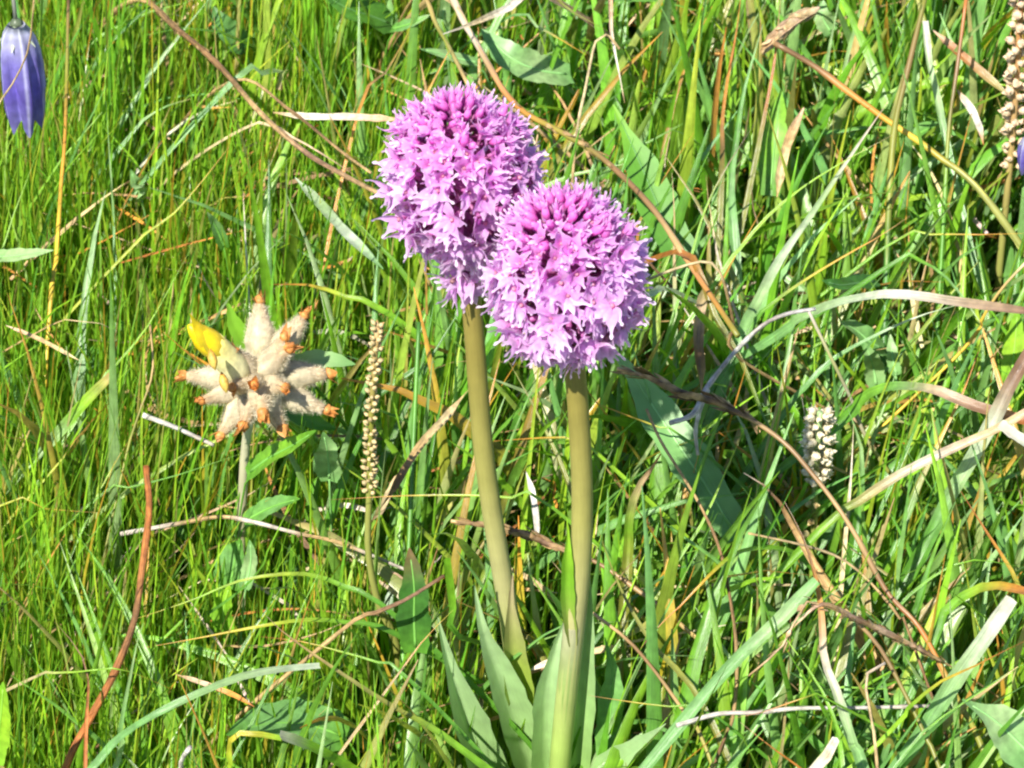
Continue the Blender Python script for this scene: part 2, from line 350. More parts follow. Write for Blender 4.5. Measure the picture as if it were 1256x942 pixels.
# (name, category, label, width px, colours along the line, photo points, heights, options)
G = 'grass blade'; D = 'dead blade'; S = 'grass stalk'
TABLE = [
 # --- upper left
 ('grass_stalk', S, 'thick brown dry stalk slanting down to the rear orchid head', 10, 'tan brown brown tan purple tan', [(164,0),(214,33),(268,80),(321,140),(375,187),(420,214),(470,240)], (.10,.125), dict(kind='t', head=(.45,.60,9,'brown tan dark',14,24))),
 ('grass_stalk', S, 'slim tan stalk alongside the thick brown stalk near the rear orchid', 6, 'tan brown tan', [(290,98),(354,134),(420,187),(455,212)], (.10,.12), dict(kind='t')),
 ('dead_straw', D, 'thin pinkish dead blade just below the thick brown stalk', 6, 'straw pink brown', [(308,154),(355,167),(400,192),(445,222)], (.10,.11), {}),
 ('dead_straw', D, 'pale flattened dead blade sloping under the rear orchid head', 12, 'silver pale silver glauc', [(362,218),(392,250),(424,286),(470,330)], (.085,.095), dict(root='')),
 ('dead_straw', D, 'straight horizontal pinkish dead blade ending behind the rear orchid head', 9, 'tan white pink tan', [(335,138),(380,144),(430,144),(500,148)], (.105,.12), dict(root='')),
 ('grass_strand', G, 'broad bluish green blade leaning up to the top edge beside the brown stalk', 11, 'glauc pale glauc', [(172,112),(200,70),(231,30),(262,-8)], (.075,.10), {}),
 ('grass_strand', G, 'bluish blade with a bent over brown tip in the dark hollow', 9, 'glauc pale glauc tan', [(160,166),(178,146),(205,130),(236,121)], (.075,.09), {}),
 ('grass_strand', G, 'short bluish blade folded sharply down at its end', 7, 'glauc pale glauc tan', [(288,98),(318,91),(344,86),(342,97),(341,110)], (.10,.10,.09), dict(prof='none')),
 ('grass_stalk', S, 'upright stalk turning from brown to golden yellow below the bellflower', 7, 'gold gold orange olive brown', [(62,370),(69,315),(75,227),(80,160),(84,0)], (.07,.115), dict(kind='t')),
 ('grass_strand', G, 'thin bluish upright blade standing in the fine turf', 5, 'glauc pale glauc', [(140,290),(137,230),(134,187),(130,124)], (.07,.11), {}),
 ('grass_strand', G, 'slanting yellow blade with an orange tip in the fine turf', 5, 'yel yel gold orange', [(170,295),(207,268),(244,227),(281,180)], (.085,.105), {}),
 ('grass_stalk', S, 'curved tan stalk hanging across the blue bellflower', 4, 'straw tan straw tan', [(-90,560),(-60,300),(-18,160),(20,95),(36,55),(42,-6)], None, dict(kind='t', y=(.085,.06))),
 ('dead_straw', D, 'tiny whitish dead shred standing upright in the fine turf', 5, 'white straw', [(301,292),(298,234)], (.08,.09), {}),
 # --- middle left
 ('dead_straw', D, 'arched tan dead blade curling over the fine turf', 4, 'tan straw pink', [(60,400),(87,394),(124,397),(150,412)], (.09,.10,.085), dict(root='a')),
 ('dead_straw', D, 'straight tan dead blade lying across the fine turf', 5, 'pink tan straw', [(7,399),(50,417),(97,442)], (.095,.09), dict(root='')),
 ('grass_strand', G, 'long yellow green blade slanting up past the arched tan blade', 5, 'bright lime bright', [(120,474),(134,457),(181,400),(234,305)], (.08,.105), {}),
 ('grass_strand', G, 'broken wide blade with tan upper end and pale lower end', 13, 'pale bright lime tan', [(62,543),(82,520),(104,494),(138,460)], (.08,.10), dict(prof='none')),
 ('dead_straw', D, 'greyish violet dead stick lying below the woolly flower head', 8, 'white lilac grey', [(175,509),(214,524),(262,546)], (.10,.09), dict(root='', kind='t')),
 ('grass_strand', G, 'slanting blade with a burnt orange upper tip below the grey stick', 5, 'bright yel orange', [(110,630),(140,570),(161,536)], (.08,.095), {}),
 ('grass_stalk', S, 'thin crooked tan stem bending near the grey stick', 4, 'olive sedge tan tan', [(150,580),(167,517),(187,457),(184,398)], (.08,.105), dict(kind='t')),
 ('grass_strand', G, 'short orange brown leaf tip under the broken wide blade', 6, 'yel orange rust', [(77,562),(92,540),(110,520)], (.085,.095), {}),
 ('grass_strand', G, 'yellow green blade with a rusty end above the woolly flower head', 15, 'bright lime yel orange rust', [(480,388),(420,363),(381,350),(330,349)], (.085,.10), {}),
 ('grass_strand', G, 'long thin green blade stretching to the woolly flower stem', 5, 'bright mid bright', [(120,610),(150,600),(214,584),(300,555)], (.085,.095), {}),
 ('grass_strand', G, 'flat yellow blade with orange end lying at the left edge', 5, 'yel gold orange', [(-5,621),(60,625),(122,629)], (.09,.085), {}),
 # --- lower left
 ('rusty_stalk', 'dead stem', 'tall rusty red dead stem leaning out of the lower left corner', 14, 'rust rust brown rust rust', [(78,948),(111,881),(141,824),(165,760),(175,692),(183,625),(179,572)], (.075,.12), dict(kind='t')),
 ('rusty_stalk', 'dead stem', 'short dark purplish dead branch beside the tall rusty stem', 8, 'rust brown purple brown', [(106,880),(109,840),(98,800),(67,763)], (.09,.10), dict(kind='r', fold=.5)),
 ('grass_strand', G, 'stiff bluish blade with blunt tip standing by the rusty stem', 12, 'pale glauc pale pale', [(137,950),(148,890),(158,840),(170,780),(176,764)], (.08,.125), {}),
 ('grass_strand', G, 'long arching bluish blade with silvery flattened end', 9, 'glauc glauc pale silver', [(108,948),(148,904),(209,867),(286,834),(340,822),(392,817)], (.085,.11,.10), dict(prof='none')),
 ('grass_strand', G, 'thick olive blade with brown pointed tip aimed at the orchid leaves', 12, 'bright olive sedge tan purple', [(560,915),(480,866),(420,827),(353,780),(324,753)], (.085,.12), {}),
 ('grass_strand', G, 'arched yellow green blade below the round leaves', 9, 'mid bright yel bright gold', [(480,752),(420,719),(370,704),(296,712),(236,736),(170,758)], (.085,.10,.085), {}),
 ('grass_strand', G, 'yellow blade with orange tip lying under the round leaves', 9, 'mid bright yel gold orange', [(490,780),(420,763),(370,761),(310,770),(242,783),(180,794)], (.08,.095,.085), {}),
 ('grass_strand', G, 'green blade with an orange beginning crossing the brown pointed tip', 7, 'mid bright lime orange rust', [(500,832),(460,812),(420,800),(370,787),(320,781)], (.08,.09), {}),
 ('grass_strand', G, 'low yellow green arch crossing the rusty stem', 6, 'straw lime bright orange', [(40,832),(70,826),(101,824),(141,820),(175,830),(212,846)], (.085,.10,.085), {}),
 ('dry_stalk', 'dead stem', 'long grey brown twig running behind the plantain stalk', 7, 'grey tan grey tan grey', [(148,655),(215,643),(269,634),(310,640),(364,654),(420,667),(505,702)], (.075,.085,.07), dict(root='', kind='t')),
 ('grass_strand', G, 'bright yellow green cut blade with a white broken end', 15, 'lime bright bright white', [(455,958),(420,938),(380,916),(343,903)], (.085,.115), dict(prof='none')),
 ('grass_strand', G, 'yellow folded blade bent down at the bottom edge', 7, 'lime yel gold lime', [(277,950),(281,922),(287,902),(310,900),(345,906)], (.085,.105,.10), dict(prof='none')),
 ('dead_straw', D, 'pinkish dead blade with an orange end behind the arching bluish blade', 6, 'tan pink orange rust', [(215,827),(248,838),(285,852),(312,867)], (.085,.08), dict(root='')),
 ('dry_stalk', 'dead stem', 'short whitish stub poking up at the bottom edge', 10, 'grey white lilac', [(212,950),(222,932),(233,917)], (.10,.115), dict(kind='t')),
 ('grass_strand', G, 'straight thin green blade crossing both yellow arches', 5, 'mid bright bright', [(318,868),(346,806),(370,746),(407,672)], (.08,.115), {}),
 ('grass_strand', G, 'thin yellow green blade slanting past the round leaf', 5, 'bright lime yel', [(228,756),(258,700),(285,655),(305,622)], (.08,.115), {}),
 ('grass_strand', G, 'thin straight green blade above the grey brown twig', 5, 'mid bright lime', [(300,720),(330,672),(350,632),(372,600)], (.08,.115), {}),
 ('dry_stalk', 'dead stem', 'dark brown dead stalk crossing the dark green leaf', 8, 'tan brown purple brown', [(418,774),(460,752),(497,736),(545,706)], (.09,.105), dict(root='a', kind='t')),
 ('grass_strand', G, 'tan and orange slanting blade below the dark green leaf', 6, 'tan orange orange yel', [(486,830),(505,805),(522,782),(556,748)], (.09,.105), {}),
 ('grass_strand', G, 'blunt green stub standing beside the folded orchid leaf', 9, 'mid bright bright', [(560,780),(556,747),(551,710),(548,684)], (.09,.12), dict(prof='none')),
 # --- middle
 ('grass_strand', G, 'horizontal orange and green blade crossing the plantain stalk', 6, 'bright lime yel orange rust', [(672,618),(640,612),(589,608),(502,608),(404,613)], (.10,.105), {}),
 ('dead_straw', D, 'twisted frayed tan dead blade between plantain and orchid stem', 9, 'tan straw tan brown tan', [(575,478),(548,510),(522,537),(495,578),(462,630)], (.105,.095), dict(root='', twist=1.6, wav=.5)),
 ('dead_straw', D, 'frayed straw end hanging off the twisted tan blade', 9, 'tan straw brown', [(497,574),(480,600),(468,622),(455,640)], (.095,.085), dict(root='', twist=1.2)),
 ('grass_stalk', S, 'brown dry stalk with dark spikelets passing behind both orchid stems', 8, 'olive tan brown tan tan', [(890,830),(836,767),(778,721),(732,690),(686,672),(640,654),(589,644),(553,639)], (.08,.105), dict(kind='t', head=(.80,.99,14,'brown tan purple',26,22))),
 ('grass_strand', G, 'short orange blade between the two orchid stems', 9, 'lime gold orange orange', [(720,545),(696,537),(666,537),(606,541)], (.10,.105), {}),
 ('grass_strand', G, 'green blade starting orange beside the front orchid stem', 7, 'mid bright gold orange rust', [(850,545),(810,525),(773,511),(745,500),(716,488)], (.095,.11), {}),
 ('bent_bud', 'dead blade', 'reddish curled leaf tip on a green stem beside the front orchid', 14, 'olive bright sedge pink rust', [(770,690),(772,640),(783,600),(798,578),(811,556)], (.09,.125), dict(prof=lambda s: max(.08, .45 + .55 * math.sin(math.pi * min(1, max(0, s - .25) / .75)) - .4 * max(0, s - .9) / .1), fold=.5)),
 ('grass_stalk', S, 'thin brown stem with a kinked top drooping past the big green leaf', 6, 'brown tan brown brown tan tan', [(883,920),(897,888),(903,844),(903,793),(897,743),(883,675),(860,622),(836,582),(810,540),(793,502)], (.085,.13), dict(kind='t')),
 ('dry_stalk', 'dead stem', 'dull brown stalk rising out of the bottom edge beside the front orchid', 7, 'olive tan brown tan', [(872,935),(836,869),(778,793),(727,752)], (.09,.10), dict(kind='t')),
 ('grass_strand', G, 'orange tipped blade arching from green to its fiery end', 11, 'mid bright lime orange rust', [(1000,700),(981,682),(947,672),(903,679),(870,706),(836,742),(809,767),(786,795)], (.09,.115,.10), {}),
 ('dead_straw', D, 'pinkish dead blade passing behind the front orchid stem', 8, 'white pink straw pink', [(643,825),(680,811),(735,798),(776,792)], (.068,.075), dict(root='')),
 ('grass_strand', G, 'level blade going from orange to green right of the orchid leaves', 7, 'mid bright gold rust', [(880,880),(836,869),(780,862),(722,853)], (.095,.10), {}),
 ('dead_straw', D, 'narrow white dead shred hanging between the orchid stems', 7, 'white lilac white', [(645,578),(655,614),(660,665)], (.10,.085), dict(root='')),
 ('grass_stalk', S, 'dark green upright stem behind the plantain spike', 9, 'mid deep mid deep', [(502,660),(506,570),(510,480),(514,395)], (.08,.125), dict(kind='t')),
 ('grass_strand', G, 'broad olive blade sloping behind the rear orchid stem', 11, 'olive sedge olive', [(700,600),(672,535),(650,490),(622,440)], (.09,.115), {}),
 # --- top middle
 ('dead_straw', D, 'thick whitish dry husk pointing down at the top edge', 13, 'pink white straw white', [(665,-4),(619,14),(579,30),(543,42)], (.11,.12), dict(root='a', prof=lambda s: .55 + .45 * math.sin(math.pi * min(1, s * 1.05)) if s < .9 else max(.08, (1 - s) * 6), fold=.4)),
 ('grass_stalk', S, 'long brown stalk with an orange section running behind both orchid heads', 11, 'tan grey tan rust olive brown brown tan rust olive', [(540,-8),(572,33),(599,79),(619,113),(645,139),(690,163),(740,195),(800,255),(850,330),(905,412)], (.11,.115), dict(kind='t', head=(.60,.76,9,'brown tan dark',22,24))),
 ('grass_stalk', S, 'dull olive stalk just above the rear orchid head', 8, 'tan olive tan', [(515,-8),(535,30),(552,60),(574,104)], (.10,.11), dict(kind='t')),
 ('grass_strand', G, 'thin orange blade slanting down beside the rear orchid head', 5, 'bright gold tan orange', [(510,12),(499,43),(473,89),(440,136)], (.10,.105), dict(root='b')),
 ('grass_stalk', S, 'straw coloured thread hooked at the top above the front orchid head', 5, 'tan straw straw straw tan', [(702,225),(708,159),(718,109),(731,50),(744,42),(760,60)], (.10,.12), dict(kind='t')),
 ('dead_straw', D, 'pinkish white shrivelled leaf hanging from the top edge', 17, 'tan pink white white tan', [(746,-6),(750,43),(758,83),(766,126)], (.12,.10), dict(root='a', fold=.5, prof='lance')),
 ('grass_strand', G, 'olive blade entering from the top edge above the hooked thread', 8, 'olive sedge olive', [(660,-8),(700,14),(742,36)], (.10,.11), {}),
 ('grass_strand', G, 'bluish blade turning orange below the whitish husk', 8, 'glauc pale gold orange', [(632,18),(655,31),(678,43),(720,68)], (.095,.10), {}),
 # --- top right
 ('dead_straw', D, 'ragged pinkish seed tuft at the top edge', 13, 'straw pink tan', [(1004,10),(972,28),(932,64)], (.12,.115), dict(root='', fold=.6, head=(.0,.85,20,'pink straw tan',22,22))),
 ('grass_stalk', S, 'heavy brown stalk turning golden then olive in the upper corner', 12, 'sedge olive gold orange brown brown', [(1215,250),(1150,191),(1110,162),(1083,144),(1037,110),(997,80),(950,53)], (.09,.125), dict(kind='t')),
 ('grass_strand', G, 'dark orange narrow blade standing at the top edge', 9, 'olive brown orange rust orange', [(884,240),(886,187),(886,147),(893,94),(903,40),(909,-8)], (.09,.125), {}),
 ('grass_strand', G, 'rusty narrow blade next to the ragged seed tuft', 9, 'olive rust rust tan', [(930,180),(938,140),(950,74),(958,-8)], (.09,.125), {}),
 ('grass_strand', G, 'tall flat bluish green blade beside the dark orange blade', 15, 'glauc glauc mid glauc pale', [(902,310),(896,234),(903,174),(913,110),(936,30)], (.085,.13), {}),
 ('grass_strand', G, 'long pale blade with pinkish tip slanting across the upper grass', 16, 'glauc pale silver pale white pink', [(905,424),(930,370),(956,320),(997,261),(1033,207),(1067,157),(1089,125)], (.095,.135), dict(fold=.35)),
 ('grass_strand', G, 'thin lime blade curving up to a brown tip over the pale blade', 7, 'bright lime lime lime tan', [(885,335),(900,315),(936,271),(983,231),(1037,197),(1094,166)], (.10,.14), {}),
 ('grass_stalk', S, 'dark olive upright stem at the top edge', 11, 'deep olive olive brown olive', [(1088,320),(1090,261),(1097,160),(1114,84),(1136,-8)], (.085,.14), dict(kind='t')),
 ('grass_stalk', S, 'slender olive brown stem near the cream plantain spike', 8, 'mid olive brown rust', [(1158,260),(1164,157),(1174,84),(1186,-8)], (.085,.135), dict(kind='t')),
 ('grass_strand', G, 'pale folded blade with lilac blunt tip between the two dark stems', 8, 'glauc pale pale lilac', [(1162,180),(1150,120),(1140,77),(1135,26)], (.09,.12), dict(prof='none')),
 ('dead_straw', D, 'pinkish brown dead blade slanting toward the cream plantain spike', 10, 'pink rust tan sedge', [(1144,37),(1190,77),(1240,120)], (.115,.105), dict(root='')),
 ('dead_straw', D, 'crumpled white and brown dead scrap below the olive brown stem', 9, 'tan white white orange', [(1174,110),(1194,140),(1206,178)], (.11,.10), dict(root='', twist=1.2)),
 ('dead_straw', D, 'rolled tan dead leaf behind the thin lime blade', 11, 'pink tan straw tan', [(986,132),(963,187),(953,242)], (.105,.09), dict(root='', fold=.5)),
 ('grass_strand', G, 'horizontal orange and yellow blade reaching the picture edge below the plantain', 6, 'bright yel orange gold', [(1090,300),(1137,288),(1197,288),(1262,286)], (.10,.11), {}),
 ('grass_strand', G, 'orange pointed blade curving up from green under the lime blade', 8, 'mid bright gold orange tan', [(915,412),(946,374),(993,340),(1043,310),(1077,291),(1116,265)], (.10,.13), {}),
 ('grass_strand', G, 'green blade with dark brown upper half near the front orchid head', 6, 'bright lime brown dark', [(845,325),(862,265),(885,215),(930,145)], (.105,.14), {}),
 ('dead_straw', D, 'upright straw coloured dead blade beside the front orchid head', 8, 'pale straw tan straw', [(828,400),(827,320),(827,260),(824,212)], (.085,.11), {}),
 ('dead_straw', D, 'second slim straw blade leaning between the front orchid and the lime blade', 6, 'grey straw tan', [(885,330),(875,280),(868,240),(866,215)], (.095,.12), {}),
 # --- middle right
 ('grass_stalk', S, 'tan stem looping over like a hook beside the front orchid head', 6, 'tan brown tan straw straw tan', [(908,440),(900,397),(885,338),(868,321),(836,327),(790,345),(772,356)], (.10,.135,.13), dict(kind='t')),
 ('grass_strand', G, 'silver pale blade stub touching the front orchid head', 9, 'silver pale silver', [(824,357),(805,360),(782,366)], (.11,.12), dict(root='a', prof='none')),
 ('dead_straw', D, 'shrivelled brown dead blade hanging under the looping tan stem', 12, 'sedge pink brown tan', [(866,345),(856,410),(860,480)], (.11,.10), dict(root='', fold=.5, twist=.6)),
 ('grass_strand', G, 'broad olive green blade descending from brown behind the white curl', 14, 'mid mid olive olive rust', [(985,600),(936,510),(910,444),(876,387),(836,310)], (.08,.115), dict(root='b')),
 ('dry_stalk', 'dead stem', 'curled greyish white dead stem hooking over the green', 8, 'white lilac grey white grey lilac', [(822,519),(850,508),(866,477),(903,430),(936,399),(966,385),(1000,379)], (.135,.13), dict(root='', kind='t')),
 ('dry_stalk', 'dead stem', 'short whitish end dangling from the curled grey stem', 7, 'lilac white grey', [(868,478),(858,505),(853,530),(856,558)], (.128,.11), dict(root='', kind='t')),
 ('dry_stalk', 'dead stem', 'thin grey green stem falling behind the white flower spike', 7, 'grey sedge grey olive', [(992,382),(1020,440),(1043,487),(1082,568)], (.13,.085), dict(root='b', kind='t')),
 ('grass_strand', G, 'great arching pale blade with painted crest highlight and pinkish end', 11.5, 'glauc pale silver white pink purple', [(955,412),(976,394),(1023,374),(1083,362),(1127,364),(1177,372),(1262,383)], (.105,.14,.125), dict(prof='none', fold=.3)),  # silver and white put the highlight of the arch into its colour
 ('grass_strand', G, 'blade rising with pale spots to meet the great arching blade', 11, 'mid glauc glauc silver pale', [(955,518),(986,477),(1023,440),(1083,407),(1130,387),(1182,372)], (.09,.125), {}),
 ('grass_strand', G, 'bluish upright blade under the start of the great arch', 14, 'mid glauc pale pale', [(945,540),(953,510),(970,417),(985,358)], (.085,.115), {}),
 ('grass_strand', G, 'smaller green arch with a purplish drooping end at the picture edge', 13, 'mid bright glauc pink purple rust', [(1035,515),(1057,490),(1083,477),(1114,475),(1150,480),(1190,497),(1230,509),(1262,518)], (.10,.125,.12), dict(prof='none')),
 ('dry_stalk', 'dead stem', 'long pinkish cream straw slanting up to the picture edge', 11, 'bright sedge straw white pink straw pink', [(1010,648),(1043,624),(1103,584),(1170,551),(1224,527),(1264,503)], (.105,.135), dict(prof='none', fold=.4)),
 ('grass_strand', G, 'wide bluish blade going purple where it meets the picture edge', 17, 'mid glauc pale silver purple purple', [(1130,680),(1157,625),(1204,544),(1224,507),(1234,484),(1264,430)], (.09,.14), dict(prof='none', fold=.35)),
 ('grass_stalk', S, 'very long dry brown culm crossing in front of the white flower spike', 9, 'olive olive rust brown tan brown tan brown tan', [(1216,950),(1173,854),(1149,807),(1125,766),(1088,726),(1051,659),(1024,617),(996,581),(963,544),(920,514),(869,490),(836,482),(800,465),(757,452)], (.09,.15), dict(kind='t', head=(.86,.99,15,'dark tan brown',34,26))),
 ('grass_strand', G, 'orange brown flat blade in the green tangle near the pink straw', 14, 'mid sedge gold orange rust', [(1110,640),(1127,594),(1157,531),(1180,484),(1200,432)], (.085,.12), {}),
 ('dead_straw', D, 'bright white broken straw at the picture edge', 13, 'white white silver', [(1226,520),(1242,532),(1266,548)], (.135,.13), dict(root='', prof='none')),
 ('grass_strand', G, 'green folded leaf with a whitish dead half beside the white flower spike', 26, 'mid glauc pale glauc', [(1052,640),(1056,600),(1056,550),(1040,502)], (.08,.11), dict(fold=.45, prof='lance')),
 ('dead_straw', D, 'whitish dry strip along the folded leaf', 11, 'straw white straw', [(1040,625),(1044,580),(1047,520)], (.105,.12), dict(root='a')),
 ('grass_strand', G, 'slim upright green blade crossing the smaller arch', 8, 'mid bright glauc', [(1115,545),(1128,500),(1140,440),(1145,405)], (.10,.13), {}),
 ('grass_strand', G, 'curving green blade dipping behind the great arching blade', 10, 'tan pale glauc bright mid', [(1230,440),(1195,385),(1160,340),(1120,318),(1085,330)], (.105,.12,.11), dict(root='b')),
 ('grass_strand', G, 'yellow and tan stalk leaning up to the picture edge beside the arch', 6, 'gold gold tan straw', [(1180,430),(1205,390),(1228,355),(1262,318)], (.105,.135), dict(kind='t')),
 ('dry_stalk', 'dead stem', 'whitish straw standing behind the white flower spike', 9, 'straw white white', [(995,560),(990,525),(983,486)], (.09,.115), dict(kind='r', fold=.4)),
 # --- lower right
 ('dry_leaf', 'dead leaf', 'crumpled dark brown dry leaf beside the bistort stem', 24, 'tan brown brown grey', [(985,668),(962,625),(940,598),(912,580)], (.105,.125), dict(fold=.6, twist=.9, wav=.4, prof='lance')),
 ('dead_straw', D, 'wide dry blade changing from brown to orange to whitish green', 19, 'glauc pale white orange brown brown', [(1062,955),(1045,911),(1028,854),(1011,810),(1008,760),(1001,712),(985,660),(962,615)], (.10,.135), dict(fold=.35, mat='blade')),
 ('grass_strand', G, 'bluish blade with a bent top crossing the dry orange blade', 15, 'glauc glauc pale glauc', [(855,864),(863,854),(910,803),(957,760),(1002,712)], (.10,.13), dict(prof='none')),
 ('grass_stalk', S, 'small pink grass head drooping below the bluish blade', 4, 'tan pink tan', [(1008,742),(971,780),(947,805),(918,829)], (.14,.125), dict(root='a', kind='t', head=(.62,.99,13,'pink tan purple',40,14))),
 ('grass_strand', G, 'bright green pointed blade at the bottom edge by the whitish dry blade', 13, 'bright bright lime', [(1034,950),(1025,888),(1004,840),(981,807),(953,768)], (.105,.125), {}),
 ('grass_stalk', S, 'tan wiry stem sagging beside the long brown culm', 5, 'brown tan straw tan', [(1120,790),(1105,760),(1072,719),(1038,689),(998,672),(918,654)], (.105,.13), dict(kind='t')),
 ('grass_stalk', S, 'brown and olive stalk slanting to the bottom edge', 9, 'olive olive brown tan', [(1156,952),(1139,911),(1115,861),(1078,793),(1036,748)], (.10,.13), dict(kind='t')),
 ('dry_stalk', 'dead stem', 'grey white straw lying level near the bottom edge', 7, 'white grey white lilac grey', [(830,890),(880,876),(930,874),(977,869),(1060,868),(1142,866)], (.105,.10), dict(root='', kind='t')),
 ('dead_straw', D, 'rust and green curled strip lying on the grey straw', 7, 'tan rust orange bright', [(894,882),(947,871),(971,861),(1000,850)], (.115,.12), dict(root='b')),
 ('grass_strand', G, 'orange pink blade running off the bottom edge', 10, 'orange rust orange pink', [(990,950),(981,942),(944,915),(908,886)], (.105,.125), {}),
 ('grass_strand', G, 'wide silvery blade with a cut white top', 19, 'glauc glauc pale silver white', [(1125,910),(1139,888),(1173,834),(1206,787),(1242,734)], (.10,.135), dict(prof='none', fold=.3)),
 ('grass_strand', G, 'orange red tipped blade curving across the silvery cut blade', 10, 'lime bright gold rust rust', [(1085,905),(1112,871),(1153,837),(1190,820),(1223,803),(1264,783)], (.105,.145), {}),
 ('grass_strand', G, 'upright leaf blade burnt orange along its length at the picture edge', 15, 'mid yel orange rust rust', [(1268,765),(1256,736),(1240,699),(1216,662),(1178,602)], (.10,.13), {}),
 ('grass_strand', G, 'thin green arch above the thicker orange ended arch', 7, 'mid bright bright mid', [(1095,752),(1112,733),(1153,702),(1193,687),(1264,697)], (.105,.13), {}),
 ('grass_strand', G, 'green hooped blade with orange end at the picture edge', 11, 'mid bright bright orange rust', [(1146,785),(1159,750),(1193,726),(1223,719),(1264,728)], (.105,.13), dict(prof='none')),
 ('grass_strand', G, 'broad upright bluish green blade above the hooped blade', 17, 'mid glauc bright glauc', [(1120,755),(1129,726),(1149,669),(1172,615)], (.09,.12), {}),
 ('dry_stalk', 'dead stem', 'tan stem with a knee bend near the bottom edge', 6, 'tan straw tan grey', [(1077,952),(1068,877),(1062,830),(1086,813)], (.11,.125), dict(kind='t')),
 ('grass_strand', G, 'long green blade slanting over the corner leaf', 8, 'mid bright bright', [(1095,945),(1139,893),(1190,857),(1262,810)], (.115,.14), {}),
 ('dry_stalk', 'dead stem', 'white cut straw end at the bottom edge', 12, 'white straw white', [(996,950),(1010,930),(1027,905)], (.115,.125), dict(kind='r', fold=.4, prof='none')),
 ('grass_strand', G, 'yellow green narrow blade crossing behind the brown kinked stem', 8, 'bright lime yel', [(830,690),(862,640),(885,590),(914,523)], (.095,.125), {}),
 ('grass_strand', G, 'olive blade descending beside the front orchid stem to the bottom', 10, 'olive sedge olive', [(870,880),(800,790),(760,720),(730,640)], (.09,.10), {}),
]
for row in TABLE:
    nm, cat, lab, w, cols, uv, z, opt = row
    opt = dict(opt)
    if opt.get('mat') == 'blade': opt['mat'] = M_BLADE
    strand(nm, cat, lab, w, cols, uv, z, **opt)

# ------------------------------------------------------------------ orchids
LIL0 = [np.array(c) for c in ((.80, .38, .72), (.82, .46, .81), (.84, .55, .87), (.91, .77, .94))]
MAG = [np.array(c) for c in ((.76, .15, .56), (.82, .25, .68), (.86, .38, .78), (.91, .66, .90))]
def make_floret(seed, opened, cols):
    """one orchid flower facing +Z: five drawn-out tepals, a three-lobed lip, a column and the ovary behind"""
    r = random.Random(seed); mb = MB()
    for k in range(5):
        a = 2 * math.pi * k / 5 + math.pi / 2 + r.uniform(-.38, .38); L = r.uniform(.0046, .0070); w = r.uniform(.0022, .0031)
        el0 = 1.2 - .75 * opened + r.uniform(-.3, .3); el1 = 1.2 - .7 * opened + r.uniform(-.8, .7)
        out = np.array([math.cos(a), math.sin(a), 0]); side = np.array([-math.sin(a), math.cos(a), 0])
        p = out * .0004; st = [0, .13, .27, .40, .52, .64, .80, .92, 1]; wd = [.42, .82, 1, .98, .74, .36, .17, .32, .10]
        vs, cs, fs = [], [], []; prev = 0
        for s, q in zip(st, wd):
            el = el0 + (el1 - el0) * s + (0.5 * (s - .6) if s > .6 else 0)
            d = out * math.cos(el) + np.array([0, 0, math.sin(el)]); nn = -out * math.sin(el) + np.array([0, 0, math.cos(el)])
            p = p + d * L * (s - prev); prev = s
            for j in (-1, 0, 1):
                vs.append(p + side * (j * q * w / 2) + nn * (abs(j) * q * w * (.10 + .22 * ((seed * 7 + k * 3) % 5) / 5))); cs.append((*ramp(cols, s ** .8), .5 + j / 2))
        for i in range(len(st) - 1):
            for j in range(2): b = i * 3 + j; fs.append((b, b + 1, b + 4, b + 3))
        mb.add(vs, fs, cs)
    if opened > .4:                                   # lip, hanging below
        for da, L, w in ((-.55, .0034, .0017), (0, .0046, .0022), (.55, .0034, .0017)):
            a = -math.pi / 2 + da; out = np.array([math.cos(a), math.sin(a), 0])
            scale_leaf(mb, out * .0003 + np.array([0, 0, .0006]), out + np.array([0, 0, .55]), np.array([0, 0, 1.]), L, w, [cols[1], cols[2], cols[3]], cup=-.1)
        blob(mb, (0, 0, -.0002), (0, .3, 1), .0014, .00065, [np.array((.66, .20, .42)), np.array((.74, .40, .48))], nr=4, ns=5)
    tube(mb, [(0, 0, .0004), (0, -.0006, -.004), (0, -.002, -.009)], (.0007, .0005), [np.array((.60, .18, .50)), np.array((.44, .24, .24))], n=4, ns=5)
    return mb.mesh('floret', M_PETAL)
def make_bud(seed):
    r = random.Random(seed); mb = MB()
    blob(mb, (0, 0, -.001), (0, 0, 1), .0045, .0012, MAG[:3], nr=6, ns=6, shape=lambda s: math.sin(math.pi * (.12 + .8 * s)) ** .8)
    for k in range(3):
        a = k * 2.1 + r.random(); d = np.array([math.cos(a) * .3, math.sin(a) * .3, 1])
        scale_leaf(mb, (math.cos(a) * .0006, math.sin(a) * .0006, .0022), d, np.array([math.cos(a), math.sin(a), 0]), .0030, .0008, [MAG[1], MAG[3]], cup=.05)
    tube(mb, [(0, 0, 0), (0, 0, -.006)], (.0006, .0005), [np.array((.42, .12, .34))], n=3, ns=5)
    return mb.mesh('bud', M_PETAL)
FL_OPEN = [make_floret(i, (.7, 1.0, .85, 1.15)[i % 4], LIL0) for i in range(12)]
FL_HALF = [make_floret(20 + i, .5, [(a + b) / 2 for a, b in zip(LIL0, MAG)]) for i in range(4)]
BUDS = [make_bud(40 + i) for i in range(4)]

